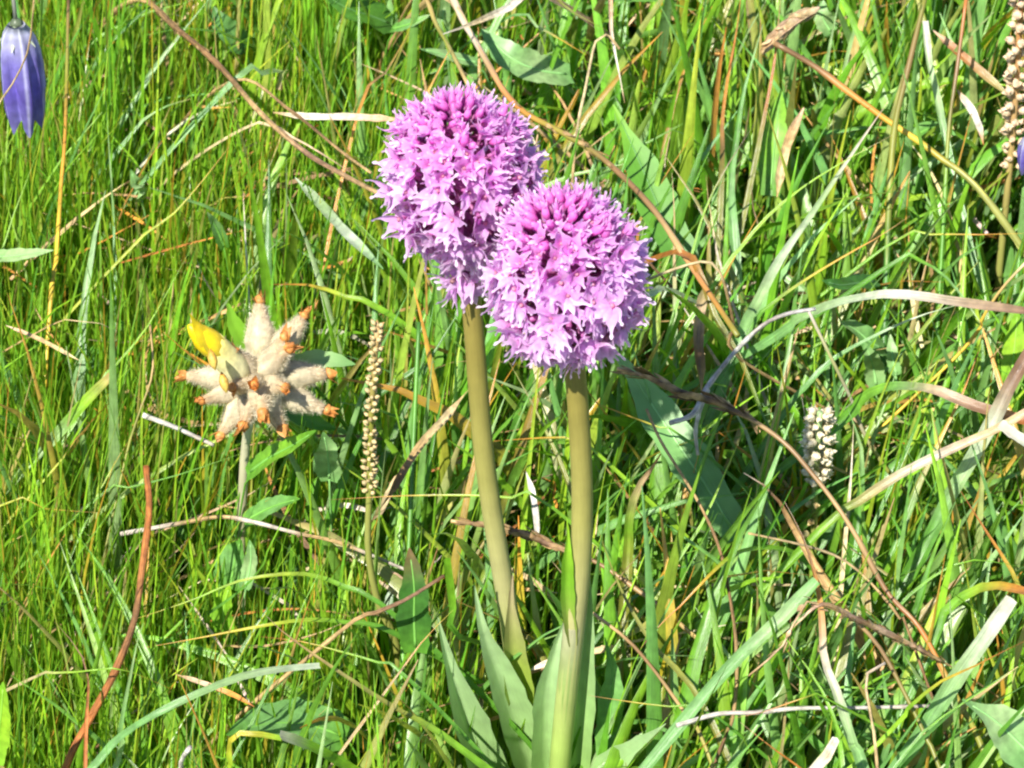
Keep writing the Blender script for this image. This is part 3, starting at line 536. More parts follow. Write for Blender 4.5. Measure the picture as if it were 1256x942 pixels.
def flower_head(root, base, axis_pts, prof, nflor, seed):
    """axis_pts: lower to upper end of the spike; prof(t): radius of the flowers' feet"""
    r = random.Random(seed); A = spline(axis_pts, 60); Ln = np.linalg.norm(A[-1] - A[0])
    core = MB(); tube(core, axis_pts, (lambda s: max(.0008, prof(s) * .42 * min(1, (1.02 - s) * 3))), [np.array((.66, .32, .52)), np.array((.72, .20, .58))], n=14, ns=8)
    core_o = core.build('flower_head', M_PETAL, root, base)
    ts = np.linspace(0, 1, 200); rad = np.array([prof(t) for t in ts])
    sl = np.sqrt(np.gradient(rad, ts * Ln) ** 2 + 1); wgt = np.cumsum((rad * sl + 1e-5) * (1 + 2.2 * np.clip((ts - .72) / .28, 0, 1))); wgt /= wgt[-1]
    for k in range(nflor):
        t = float(np.interp((k + .5) / nflor, wgt, ts)); ang = k * 2.39996 + r.uniform(-.12, .12)
        c = A[min(59, int(t * 59))]; T = norm(A[min(59, int(t * 59) + 1)] - A[max(0, int(t * 59) - 1)])
        e1 = norm(np.cross(T, (0.2, 1, 0.1))); e2 = np.cross(T, e1); out = e1 * math.cos(ang) + e2 * math.sin(ang)
        dr = (prof(min(1, t + .02)) - prof(max(0, t - .02))) / (Ln * (min(1, t + .02) - max(0, t - .02)))
        nrm = norm(out - T * dr * .9); nrm = norm(nrm + np.array([r.gauss(0, .22) for _ in range(3)]))
        pos = c + out * prof(t) * r.uniform(.84, 1.10)
        if t > .94: me, sc, nm = r.choice(BUDS), r.uniform(.7, .95), 'bud'
        elif t > .86: me, sc, nm = (r.choice(BUDS), r.uniform(.9, 1.1), 'bud') if r.random() < .5 else (r.choice(FL_HALF), r.uniform(.7, .85), 'floret')
        elif t > .72: me, sc, nm = r.choice(FL_HALF), r.uniform(.8, 1.0), 'floret'
        else: me, sc, nm = r.choice(FL_OPEN), r.uniform(.88, 1.22), 'floret'
        o = bpy.data.objects.new(nm, me); COL.objects.link(o); o.parent = core_o
        x = norm(np.cross(T, nrm)); yv = np.cross(nrm, x); M3 = Matrix((x, yv, nrm)).transposed()
        o.rotation_euler = (M3 @ Matrix.Rotation(r.uniform(-1.1, 1.1), 3, 'Z')).to_euler()
        o.location = pos - base; o.scale = (sc, sc, sc * r.uniform(.9, 1.1))
    return core_o

def stem_leaf(root, base, uv, y, w, cols, name='leaf', fold=.35, prof='lance', facing=None, na=7, twist=0.0, label=None):
    yy = np.interp(np.linspace(0, 1, len(uv)), np.linspace(0, 1, len(y)), y)
    pts = [at_y(u, v, q) for (u, v), q in zip(uv, yy)]; mb = MB()
    ribbon(mb, pts, w * px(pts[0]), pal(cols) if isinstance(cols, str) else cols, prof, facing=facing, fold=fold, na=na, twist=twist, n=22)
    guard(pts, w * .9); o = mb.build(name, M_LEAF, root, base)
    if label: o['label'] = label
    return o
OSTEM = [np.array(c) for c in ((.20, .38, .06), (.24, .40, .07), (.30, .40, .10), (.36, .34, .15), (.28, .26, .075), (.22, .185, .045), (.20, .15, .04))]
OL1 = [np.array(c) for c in ((.22, .42, .08), (.28, .46, .15), (.33, .50, .22), (.40, .55, .29))]
def orchid(label, y, suv, spt, prof, nfl, seed, stem_w):
    pts = [at_y(u, v, y) for u, v in suv]; g0 = pts[0].copy(); g0[2] = -.004
    pts = [g0] + pts; base = g0.copy(); base[2] = 0.0
    root = thing('globe_orchid', label, 'orchid', base, 'globe orchids in bloom')
    mb = MB(); wm = stem_w * px(pts[1]) / 2
    tube(mb, pts, (lambda s: wm * (1.08 - .12 * s)), OSTEM, n=40, ns=12); mb.build('stem', M_STEM, root, base)
    guard(pts, stem_w + 6)
    ax = [at_y(u, v, y) for u, v in spt]; flower_head(root, base, ax, prof, nfl, seed)
    m = px(ax[0]); guard(spline(ax, 12), [2 * prof(t) / m + 46 for t in np.linspace(0, 1, 12)])
    return root, base
PXM = K * 0.9
def prof_front(t):
    return PXM * np.interp(t, [0, .08, .25, .45, .62, .78, .90, .97, 1], [28, 52, 73, 82, 79, 66, 45, 22, 6])
def prof_rear(t):
    return PXM * np.interp(t, [0, .08, .22, .36, .50, .64, .78, .90, .97, 1], [8, 18, 27, 56, 81, 87, 75, 48, 20, 6])
front, fb = orchid('front orchid with round pink flower head, lower and nearer of the pair', 0.0,
    [(678, 1060), (686, 950), (693, 870), (703, 780), (712, 690), (714, 600), (709, 500), (702, 420), (695, 340)],
    [(701, 418), (694, 345), (688, 250)], prof_front, 225, 3, 25)
stem_leaf(front, fb, [(704, 1010), (711, 900), (717, 790), (721, 700), (719, 650)], (.004, .004, 0.003), 34, OL1, fold=.4, twist=.4)
stem_leaf(front, fb, [(678, 1010), (671, 930), (672, 850), (684, 790), (699, 748)], (.005, .004), 38, OL1, fold=.45, twist=-.5)
stem_leaf(front, fb, [(702, 790), (697, 750), (696, 700), (697, 664), (695, 634)], (-.002, -.0012), 17, 'sedge bright lime', name='bract', fold=.5, na=5)
stem_leaf(front, fb, [(700, 1040), (745, 970), (780, 930), (800, 908), (817, 888)], (0.0, -.02), 46, OL1, fold=.55, twist=.4)
mb = MB(); pts = [at_y(u, v, -.0001) for u, v in ((690, 900), (696, 840), (701, 795), (704, 764))]
tube(mb, pts, (lambda q: 12.6 * PXM * (1.06 + .05 * q)), [np.array((.24, .38, .09)), np.array((.30, .40, .12)), np.array((.44, .42, .26))], n=10, ns=14, cap=False); mb.build('sheath', M_LEAF, front, fb)

rear, rb = orchid('rear orchid with taller loose pink flower head, partly hidden by the other', 0.034,
    [(668, 1060), (652, 950), (643, 890), (633, 820), (622, 740), (607, 650), (594, 560), (586, 470), (580, 390), (570, 300)],
    [(572, 352), (570, 300), (562, 210), (556, 126)], prof_rear, 230, 5, 23.5)
stem_leaf(rear, rb, [(672, 1030), (648, 930), (618, 840), (594, 775), (582, 718)], (.026, .022), 46, OL1, fold=.5, twist=.45)
stem_leaf(rear, rb, [(630, 1050), (592, 940), (566, 860), (548, 800), (537, 757)], (.022, .018), 46, OL1, fold=.75, twist=.3)
stem_leaf(rear, rb, [(648, 930), (636, 850), (630, 790), (627, 740), (629, 705)], (.0275, .0285), 33, [np.array((.24, .36, .05)), np.array((.28, .38, .06)), np.array((.40, .30, .20))], name='bract', fold=.55, na=5)

# ------------------------------------------------------------------ kidney vetch
VY = .088
vc = at_y(313, 468, VY); s1 = px(vc)
vb = at_y(296, 700, VY); vb[2] = 0
vetch = thing('kidney_vetch', 'woolly cream flower head with orange tips and one yellow flower', 'vetch', vb)
mb = MB(); tube(mb, [vb + (0, 0, -.004), at_y(296, 690, VY), at_y(298, 600, VY), at_y(302, 540, VY), vc - UPV * 12 * s1], (lambda s: 7.5 * s1 * (1 - .25 * s)), [np.array((.22, .24, .09)), np.array((.36, .34, .20)), np.array((.40, .38, .26))], n=20, ns=8)
mb.build('stem', M_STEM, vetch, vb)
guard([at_y(296, 640, VY), at_y(298, 600, VY), vc], 20); guard([at_y(225, 455, VY), at_y(400, 470, VY)], 130); guard([at_y(225, 400, VY), at_y(290, 450, VY)], 55)
def calyx_mesh(seed):
    r = random.Random(seed); mb = MB(); cl = [np.array(c) for c in ((.46, .42, .24), (.58, .51, .34), (.58, .49, .33), (.52, .36, .20))]
    shp = lambda s: np.interp(s, [0, .1, .3, .48, .66, .85, 1], [.3, .66, 1, .98, .78, .48, .34])
    Ln, R = 70 * s1, 17.0 * s1
    blob(mb, (0, 0, 0), (0, 0, 1), Ln, R, cl, nr=13, ns=14, shape=shp, jit=.05)
    strk = [r.uniform(.68, 1.2) for _ in range(14)]; mb.c = [tuple(np.array(c[:3]) * strk[i % 14]) + (c[3],) for i, c in enumerate(mb.c)]; bend = r.uniform(.2, .6) * R
    hb = MB()
    for k in range(1500):
        s = r.uniform(.03, .97); a = r.uniform(0, 6.283); rr = R * shp(s); d = np.array([math.cos(a), math.sin(a), 0])
        p = d * rr * .97 + np.array([0, 0, s * Ln]); dd = norm(d * r.uniform(.35, 1) + np.array([0, 0, r.uniform(.3, 1)]) + np.array([r.gauss(0, .2) for _ in range(3)]))
        sd = norm(np.cross(dd, d + np.array([.1, .2, .3]))) * .00005; L = r.uniform(2.5, 7.5) * s1; c = np.array((.74, .67, .50)) * r.uniform(.75, 1.1)
        hb.add([p - sd, p + sd, p + dd * L], [(0, 1, 2)], [c, c, c])
    tp = MB(); oc = [np.array(c) * r.uniform(.8, 1.1) + np.array((.06, .08, .02)) * r.random() for c in ((.50, .24, .09), (.64, .24, .06), (.44, .15, .04))]
    for k in range(6):
        a = k * 1.05 + r.uniform(-.3, .3); d = np.array([math.cos(a), math.sin(a), 0])
        scale_leaf(tp, d * R * .28 + np.array([0, 0, Ln * .97]), d * r.uniform(-.35, .5) + np.array([0, 0, 1]), d + np.array([r.uniform(-.6, .6), r.uniform(-.6, .6), 0]), r.uniform(8, 22) * s1, r.uniform(7, 13) * s1, oc, cup=r.uniform(-.3, .3))
    blob(tp, (0, 0, Ln * .96), (0, 0, 1), 13 * s1, 7 * s1, oc, nr=6, ns=8, jit=.3)
    for m_ in (mb, hb, tp): m_.v = [(x + bend * (z / Ln) ** 2, y, z) for x, y, z in m_.v]
    return mb.mesh('calyx', M_WOOL), hb.mesh('wool', M_WOOL), tp.mesh('withered_tip', M_SEED)
CAL = [calyx_mesh(60 + i) for i in range(6)]
CALYX = [(228, 454, .2), (248, 503, .5), (281, 536, .4), (308, 518, .9), (346, 522, .4), (398, 500, .25), (317, 476, 1), (365, 477, .9), (398, 453, -.1), (352, 424, .8), (326, 382, -.2), (374, 392, -.35), (300, 440, .3), (335, 500, .7), (285, 470, .6), (340, 440, .1), (310, 430, -.4)]
for i, (u, v, k) in enumerate(CALYX):
    u += random.uniform(-5, 5); v += random.uniform(-5, 5)
    du, dv = u - 313, v - 468; L2 = math.hypot(du, dv); tot = 86
    kk = math.sqrt(max(0, tot * tot - L2 * L2)) * (1 if k >= 0 else -1) * min(1, abs(k) + .25)
    dr = norm(RGT * du - UPV * dv - FWD * kk); off = max(0, L2 - 66) if L2 > 66 else 4
    cm, wm_, tm = CAL[i % 6]
    o = bpy.data.objects.new('calyx', cm); COL.objects.link(o); o.parent = vetch
    o.location = vc + dr * off * s1 - vb
    q = Vector(dr).to_track_quat('Z', 'Y'); o.rotation_euler = (q.to_matrix() @ Matrix.Rotation(i * 1.3, 3, 'Z')).to_euler()
    f = random.uniform(.9, 1.08); g_ = random.uniform(.88, 1.18); o.scale = (f * g_, f * g_, f)
    for nm, me in (('wool', wm_), ('withered_tip', tm)):
        c = bpy.data.objects.new(nm, me); COL.objects.link(c); c.parent = o
        if nm == 'wool': c['kind'] = 'stuff'
# the yellow flower: pale inflated calyx, yellow standard, wings and keel
mb = MB(); p0 = vc + RGT * (-12 * s1) + UPV * 4 * s1 - FWD * 30 * s1; p1 = at_y(264, 424, VY - .008)
d = norm(p1 - p0); Ly = np.linalg.norm(p1 - p0)
blob(mb, p0, d, Ly * 1.12, 20 * s1, [np.array((.72, .68, .42)), np.array((.78, .73, .38)), np.array((.82, .72, .20))], nr=9, ns=10, shape=lambda s: np.interp(s, [0, .2, .6, 1], [.5, .95, .9, .72])); yc = mb.build('calyx', M_WOOL, vetch, vb); yc['label'] = 'pale yellowish calyx of the open flower'
mb = MB(); YC = [np.array((.80, .66, .10)), np.array((.86, .66, .015)), np.array((.88, .68, .015))]
e = norm(at_y(218, 388, VY - .012) - p1); sd = norm(np.cross(e, FWD))
nrm_ = norm(-FWD * .6 + sd * -.5 + np.array([0, 0, .7]))
blob(mb, p1 - d * 14 * s1, norm(e + d * .2), 64 * s1, 17 * s1, YC, nr=9, ns=10, shape=lambda s: np.interp(s, [0, .15, .45, .8, 1], [.6, .95, 1, .62, .15]), jit=.05)
ribbon(mb, [p1 - d * 10 * s1 + nrm_ * 12 * s1, p1 + e * 14 * s1 + nrm_ * 15 * s1, p1 + e * 38 * s1 + nrm_ * 15 * s1, p1 + e * 54 * s1 + nrm_ * 19 * s1], 42 * s1, YC, 'lance', facing=nrm_, fold=-.28, na=7)
ribbon(mb, [p1 - d * 6 * s1 - nrm_ * 4 * s1, p1 + e * 22 * s1 - nrm_ * 8 * s1 - FWD * 8 * s1, p1 + e * 50 * s1 - nrm_ * 4 * s1 - FWD * 4 * s1], 20 * s1, YC, 'lance', facing=-FWD, fold=-.25, na=5)
pf = mb.build('petals', M_YEL, vetch, vb); pf['label'] = 'bright yellow petals'
mb = MB()
for (u, v, a) in ((264, 438, -1.2), (278, 466, -1.5)):
    blob(mb, at_y(u, v + 16, VY - .02), UPV + RGT * -.25, 26 * s1, 6 * s1, [np.array((.60, .44, .10)), np.array((.62, .30, .04))], nr=6, ns=7)
mb.build('withered_petal', M_SEED, vetch, vb)
for uv, w, cl in (([(330, 462), (365, 450), (400, 442), (436, 447)], 30, 'glauc pale glauc'), ([(318, 450), (300, 420), (287, 396), (280, 372)], 26, 'mid bright bright'), ([(335, 490), (360, 505), (390, 520), (412, 526)], 28, 'deep mid mid')):
    stem_leaf(vetch, vb, uv, (VY + .012, VY + .016), w, cl, name='bract', fold=.2, prof='leaf', facing=norm(-FWD * .8 + np.array([0, 0, .5])))

# ------------------------------------------------------------------ plantains, bistort, bellflowers
def pods(root, base, A, n, rad, size, cols, name, seed, merged=None):
    r = random.Random(seed); mb = MB(); T = norm(A[-1] - A[0])
    meshes = []
    if not merged:
        for k in range(4):
            m2 = MB(); blob(m2, (0, 0, 0), (0, 0, 1), size * 1.5, size * .62, [c * r.uniform(.85, 1.1) for c in cols], nr=6, ns=7, jit=.12)
            for j in range(3):
                a = j * 2.1; scale_leaf(m2, (0, 0, size * .9), np.array([math.cos(a), math.sin(a), .6]), np.array([0, 0, 1.]), size * .9, size * .6, cols, cup=.2)
            meshes.append(m2.mesh(name, M_SEED))
    for k in range(n):
        f = (k + .5) / n; c = A[min(len(A) - 1, int(f * (len(A) - 1)))]; ang = k * 2.39996
        e1 = norm(np.cross(T, (0, 1, .3))); e2 = np.cross(T, e1); out = e1 * math.cos(ang) + e2 * math.sin(ang)
        rr = rad(f) * r.uniform(.8, 1.15); p = c + out * rr * .35; d = norm(out + T * .7 + np.array([r.gauss(0, .22) for _ in range(3)]))
        if r.random() < .06 + .12 * f * bool(merged): continue
        if merged:
            blob(mb, p, d, size * r.uniform(1.1, 1.6), size * .5 * r.uniform(.8, 1.15), [cc * r.uniform(.75, 1.15) for cc in cols], nr=5, ns=6, jit=.1)
            if r.random() < .6: scale_leaf(mb, p + d * size * .4, d + T * .3, out, size * 1.3, size * .6, [np.array((.34, .16, .06)), np.array((.42, .26, .10))], cup=0)
        else:
            o = bpy.data.objects.new(name, r.choice(meshes)); COL.objects.link(o); o.parent = root; o.location = p - base
            q = Vector(d).to_track_quat('Z', 'Y'); o.rotation_euler = q.to_euler(); f2 = r.uniform(.65, 1.2); o.scale = (f2, f2, f2)
    if merged: return mb.build(merged, M_SEED, root, base)
CREAM = [np.array((.42, .28, .12)), np.array((.60, .48, .24)), np.array((.58, .44, .22))]
py_ = .06
b0 = at_y(492, 815, py_); b0[2] = 0
pl = thing('plantain', 'slender plantain stalk with beaded cream seed spike beside the rear orchid stem', 'plantain', b0, 'plantain seed spikes')
line = [b0 + (0, 0, -.004), at_y(487, 798, py_), at_y(466, 747, py_), at_y(452, 680, py_), at_y(453, 603, py_)]
mb = MB(); tube(mb, line + [at_y(456, 500, py_), at_y(463, 402, py_)], (lambda s: 5.5 * px(b0) * (1 - .45 * s)), pal('olive olive sedge sedge olive tan'), n=26); mb.build('stem', M_STEM, pl, b0); guard(line[1:] + [at_y(463, 400, py_)], 20)
A = spline([at_y(453, 603, py_), at_y(456, 500, py_), at_y(463, 398, py_)], 80)
pods(pl, b0, A, 150, lambda f: (9.0 - 3.5 * f) * px(A[0]), 6.4 * px(A[0]), CREAM, 'capsule', 3, merged='seed_spike')
py_ = .25
b1 = at_y(1222, 372, py_); b1[2] = 0
pr_ = thing('plantain', 'stout plantain spike with pinkish cream pods at the picture edge', 'plantain', b1, 'plantain seed spikes')
mb = MB(); tube(mb, [b1 + (0, 0, -.004), at_y(1226, 330, py_), at_y(1240, 190, py_), at_y(1247, 100, py_), at_y(1254, -30, py_)], (lambda s: 5 * px(b1) * (1 - .3 * s)), pal('olive sedge tan rust'), n=24); mb.build('stem', M_STEM, pr_, b1); guard([at_y(1226, 330, py_), at_y(1254, -30, py_)], 26)
A = spline([at_y(1242, 205, py_), at_y(1247, 100, py_), at_y(1254, -40, py_)], 80)
pods(pr_, b1, A, 74, lambda f: 12 * px(A[0]), 9 * px(A[0]), [np.array((.60, .38, .22)), np.array((.72, .58, .38)), np.array((.70, .46, .32))], 'pod', 8)

by = .085
b2 = at_y(998, 700, by); b2[2] = 0
bi = thing('bistort', 'small white bistort flower spike in the grass right of the orchids', 'bistort', b2)
mb = MB(); tube(mb, [b2 + (0, 0, -.004), at_y(998, 680, by), at_y(999, 620, by), at_y(1002, 560, by), at_y(1006, 505, by)], (lambda s: 5 * px(b2) * (1 - .3 * s)), pal('olive bright sedge pale'), n=20); mb.build('stem', M_STEM, bi, b2); guard([at_y(998, 690, by), at_y(1001, 600, by)], 22); guard([at_y(1001, 600, by), at_y(1006, 500, by)], 50)
A = spline([at_y(1001, 592, by), at_y(1003, 550, by), at_y(1006, 506, by)], 60)
WH = [np.array((.52, .42, .22)), np.array((.68, .60, .40)), np.array((.74, .68, .52))]
pods(bi, b2, A, 70, lambda f: np.interp(f, [0, .2, .7, 1], [14, 26, 32, 14]) * px(A[0]), 8.6 * px(A[0]), WH, 'floret', 5)
A2 = spline([at_y(998, 660, by), at_y(999, 612, by)], 20)
pods(bi, b2, A2, 7, lambda f: 12 * px(A2[0]), 8 * px(A2[0]), [np.array((.50, .46, .14)), np.array((.66, .60, .30)), np.array((.50, .30, .12))], 'bulbil', 6)

def bell(label, cxy, tipxy, y, wpx, seed, stem_uv):
    r = random.Random(seed); top = at_y(*cxy, y); tip = at_y(*tipxy, y); s = px(top)
    g0 = at_y(*stem_uv[0], y); g0[2] = 0
    root = thing('bellflower', label, 'bellflower', g0, 'blue bellflowers')
    mb = MB(); tube(mb, [g0 + (0, 0, -.004)] + [at_y(u, v, y) for u, v in stem_uv[1:]] + [top], (3.4 * s, 2.6 * s), [np.array((.10, .16, .06)), np.array((.14, .16, .10)), np.array((.30, .30, .26))], n=30); mb.build('stem', M_STEM, root, g0)
    ax = norm(tip - top); Ln = np.linalg.norm(tip - top); e1 = norm(np.cross(ax, FWD)); e2 = np.cross(ax, e1)
    mb = MB(); nr, ns = 16, 50; vs, cs, fs = [], [], []
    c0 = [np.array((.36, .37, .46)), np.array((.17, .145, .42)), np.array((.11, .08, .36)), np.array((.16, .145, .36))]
    for i in range(nr):
        t = i / (nr - 1); R = wpx * s * np.interp(t, [0, .1, .3, .6, .85, 1], [.22, .40, .47, .48, .42, .33])
        for j in range(ns):
            a = 2 * math.pi * j / ns; fl = math.cos(5 * a); pleat = 1 + r.uniform(-.025, .025) + (.20 * fl + .09 * math.cos(10 * a + 1 + 2 * t) + .04 * math.sin(17 * a + 5 * t)) * min(1, t * 2)
            ext = Ln * (t * (.86 + .14 * (.5 + .5 * fl) * t)); jj = 1 + .03 * math.sin(a * 3 + t * 7)
            vs.append(top + ax * ext + (e1 * math.cos(a) + e2 * math.sin(a)) * R * pleat * jj)
            cs.append((*(ramp(c0, t) * (1 + .35 * max(0, -fl)) + (np.array((.26, .27, .24)) if fl > .85 else 0)), .5))  # added pale on the ribs paints whitish highlights into the corolla colour
    for i in range(nr - 1):
        for j in range(ns):
            k = (j + 1) % ns; fs.append((i*ns+j, i*ns+k, (i+1)*ns+k, (i+1)*ns+j))
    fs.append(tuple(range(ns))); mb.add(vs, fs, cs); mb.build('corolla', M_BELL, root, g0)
    for k in range(5):
        a = 2 * math.pi * (k + .4) / 5; d = e1 * math.cos(a) + e2 * math.sin(a); mb = MB()
        scale_leaf(mb, top - ax * 4 * s + d * .12 * wpx * s, ax * .9 + d * .5, d, 34 * s * wpx / 48, 9 * s * wpx / 48, [np.array((.16, .22, .10)), np.array((.42, .46, .36))], cup=.1); mb.build('sepal', M_HERB, root, g0)
    mb = MB(); blob(mb, top - ax * 10 * s, ax, 16 * s, .16 * wpx * s, [np.array((.10, .14, .07)), np.array((.22, .26, .18))], nr=6, ns=9); mb.build('calyx', M_HERB, root, g0)
    guard([top, tip], wpx + 8)
    return root
bell('drooping violet blue bellflower in the top corner behind a tan stalk', (20, 30), (33, 160), .12, 50, 2, [(-60, 520), (-56, 300), (-40, 60), (-8, -28), (12, -20)])
bell('tiny violet blue bellflower peeping in at the picture edge under the plantain', (1264, 168), (1260, 212), .24, 26, 4, [(1290, 420), (1292, 280), (1286, 180), (1272, 150)])

# ------------------------------------------------------------------ broad herb leaves told apart in the photograph
def herb(label, uv, w, cols, z, fold=.12, prof='leaf', rib=0.0, name='broad_leaf', mat=None, na=9, twist=0.0, facing=None):
    zz = np.interp(np.linspace(0, 1, len(uv)), np.linspace(0, 1, len(z)), z)
    pts = [at_z(u, v, q) for (u, v), q in zip(uv, zz)]; guard(pts, w * .7, SOFT); cl = pal(cols); t = None
    base = pts[0].copy(); base[2] = 0
    mb = MB(); wm = w * px(pts[len(pts)//2])
    fc = facing if facing is not None else norm(norm(CAM - pts[1]) * .6 + np.array([-.1, 0, .7]))
    P = ribbon(mb, pts, wm, cl, prof, facing=fc, fold=fold, na=na, rib=rib, n=20, twist=twist, wav=.06)
    t = thing(name, label, 'leaf', base); mb.build('leaf_blade', mat or M_HERB, t, base)
    mb = MB(); T = norm(P[0] - P[2]); lo = P[0] + T * .006; gd = lo.copy(); gd[2] = -.003; gd[:2] += T[:2] * .01
    tube(mb, [gd, (gd + lo) / 2 + T * .002, P[0], P[3]], (lambda s: max(.0003, wm * .035 * (1.2 - .6 * s))), [cl[0], cl[0]], n=10, ns=6); mb.build('leaf_stalk', M_STEM, t, base)
    mb = MB(); nn = np.array([0, 0, .0002]); tube(mb, [p + nn * .5 for p in P[1:-1:2]], (.0005, .00015), [cl[0] * 1.3 + .03], n=14, ns=5); mb.build('midrib', M_STEM, t, base)
    return t
HERBS = [
 ('wide ribbed oval leaf lying low at the bottom of the fine grass', [(425,905),(380,890),(330,888),(278,902)], 62, 'mid glauc glauc mid', (.06,.075), dict(rib=.022, na=17)),
 ('round glossy leaf below the woolly flower stem', [(282,722),(286,700),(290,680),(296,662)], 46, 'mid glauc mid', (.06,.075), {}),
 ('pale narrow leaf leaning on the round glossy leaf', [(300,722),(306,700),(308,682),(306,662)], 20, 'glauc pale glauc', (.07,.085), {}),
 ('bright green upright leaf under the round glossy leaf', [(275,775),(274,755),(276,738),(282,718)], 30, 'bright bright lime', (.06,.075), {}),
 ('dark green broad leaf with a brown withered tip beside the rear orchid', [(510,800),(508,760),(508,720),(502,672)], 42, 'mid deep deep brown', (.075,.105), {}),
 ('long green leaf with a hairy pale margin between the orchid and the grass', [(742,950),(748,880),(752,830),(742,782)], 32, 'mid mid glauc mid', (.06,.09), dict(prof='lance')),
 ('large grey green leaf in the lower corner', [(1300,960),(1256,918),(1220,884),(1180,858)], 60, 'glauc glauc pale glauc', (.11,.13), dict(prof='lance')),
 ('big smooth bluish leaf sloping behind the front orchid stem', [(905,660),(862,590),(815,520),(772,455),(740,420)], 52, 'glauc glauc glauc pale', (.075,.115), dict(prof='lance', mat=M_LEAF)),
 ('small oval veined leaf right below the woolly flower head', [(404,590),(403,568),(401,550),(396,530)], 34, 'glauc pale glauc', (.085,.105), {}),
 ('lance shaped green leaf touching the woolly flower stem', [(303,582),(330,562),(360,546),(388,528)], 30, 'mid bright mid', (.09,.115), {}),
 ('oval green leaf low under the woolly flower', [(300,640),(325,626),(345,618),(368,612)], 28, 'mid glauc mid', (.075,.09), {}),
 ('light green leaf edge at the lower picture edge by the rusty stem', [(-6,936),(-2,900),(2,868),(4,836)], 34, 'bright lime bright', (.10,.125), {}),
 ('pale leaf lying level at the picture edge below the bellflower', [(-24,316),(5,315),(35,312),(66,307)], 20, 'glauc pale pale', (.085,.095), {}),
 ('tiny pale oval leaf in the dark hollow of the fine turf', [(175,246),(170,234),(166,224),(160,208)], 20, 'glauc pale glauc', (.07,.085), {}),
 ('narrow oval leaf standing in the turf below the slanting yellow blade', [(276,305),(270,290),(263,275),(254,260)], 16, 'mid glauc pale', (.08,.095), {}),
 ('long sunlit vetch leaflet striped by shadows at the top edge', [(700,92),(660,86),(625,70),(590,36)], 46, 'glauc pale glauc glauc', (.075,.09), {}),
 ('slim pale leaflet above the rear orchid head', [(590,78),(562,72),(540,66),(515,60)], 16, 'glauc pale glauc', (.08,.09), {}),
 ('small upright pale leaflet near the dry husk', [(546,40),(543,30),(543,20),(546,8)], 14, 'glauc pale pale', (.085,.095), {}),
 ('small curled leaflet left of the dull olive stalk', [(480,36),(495,32),(512,26),(528,18)], 16, 'mid glauc pale', (.085,.095), {}),
 ('broad green leaf rising behind the front orchid head', [(850,340),(815,270),(785,200),(752,128)], 48, 'deep mid mid bright', (.075,.105), dict(prof='lance', mat=M_LEAF)),
 ('broad upright green leaf behind the rusty narrow blade', [(945,240),(948,200),(952,160),(958,110)], 34, 'mid bright bright', (.075,.10), {}),
 ('bluish oval leaf under the great arching blade', [(1085,430),(1068,420),(1050,405),(1030,395)], 30, 'glauc glauc pale', (.07,.085), {}),
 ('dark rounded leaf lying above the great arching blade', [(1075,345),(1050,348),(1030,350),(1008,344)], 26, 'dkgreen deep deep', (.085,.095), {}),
 ('pale pointed leaf deep in the grass under the spotted blade', [(1075,475),(1072,455),(1068,440),(1060,420)], 26, 'glauc pale glauc', (.07,.085), {}),
 ('small bluish leaf beside the slim upright blade', [(1100,460),(1096,445),(1094,430),(1092,410)], 16, 'glauc pale', (.08,.09), {}),
 ('yellow green broad leaf at the picture edge below the plantain', [(1240,470),(1243,440),(1246,410),(1248,380)], 30, 'bright lime bright', (.085,.105), {}),
 ('curved dark leaf near the dark olive stem', [(1120,170),(1135,160),(1150,158),(1172,166)], 24, 'mid glauc glauc', (.08,.09), {}),
 ('small bluish green leaf at the top edge between the dark stems', [(1020,40),(1012,28),(1008,16),(1010,0)], 26, 'glauc pale glauc', (.08,.09), {}),
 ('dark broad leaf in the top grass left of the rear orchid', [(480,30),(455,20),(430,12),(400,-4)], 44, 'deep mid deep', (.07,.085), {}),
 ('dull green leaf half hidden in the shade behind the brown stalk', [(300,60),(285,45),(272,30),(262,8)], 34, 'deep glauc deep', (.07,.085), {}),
]
for lab, uv, w, cols, z, opt in HERBS: herb(lab, uv, w, cols, z, **opt)

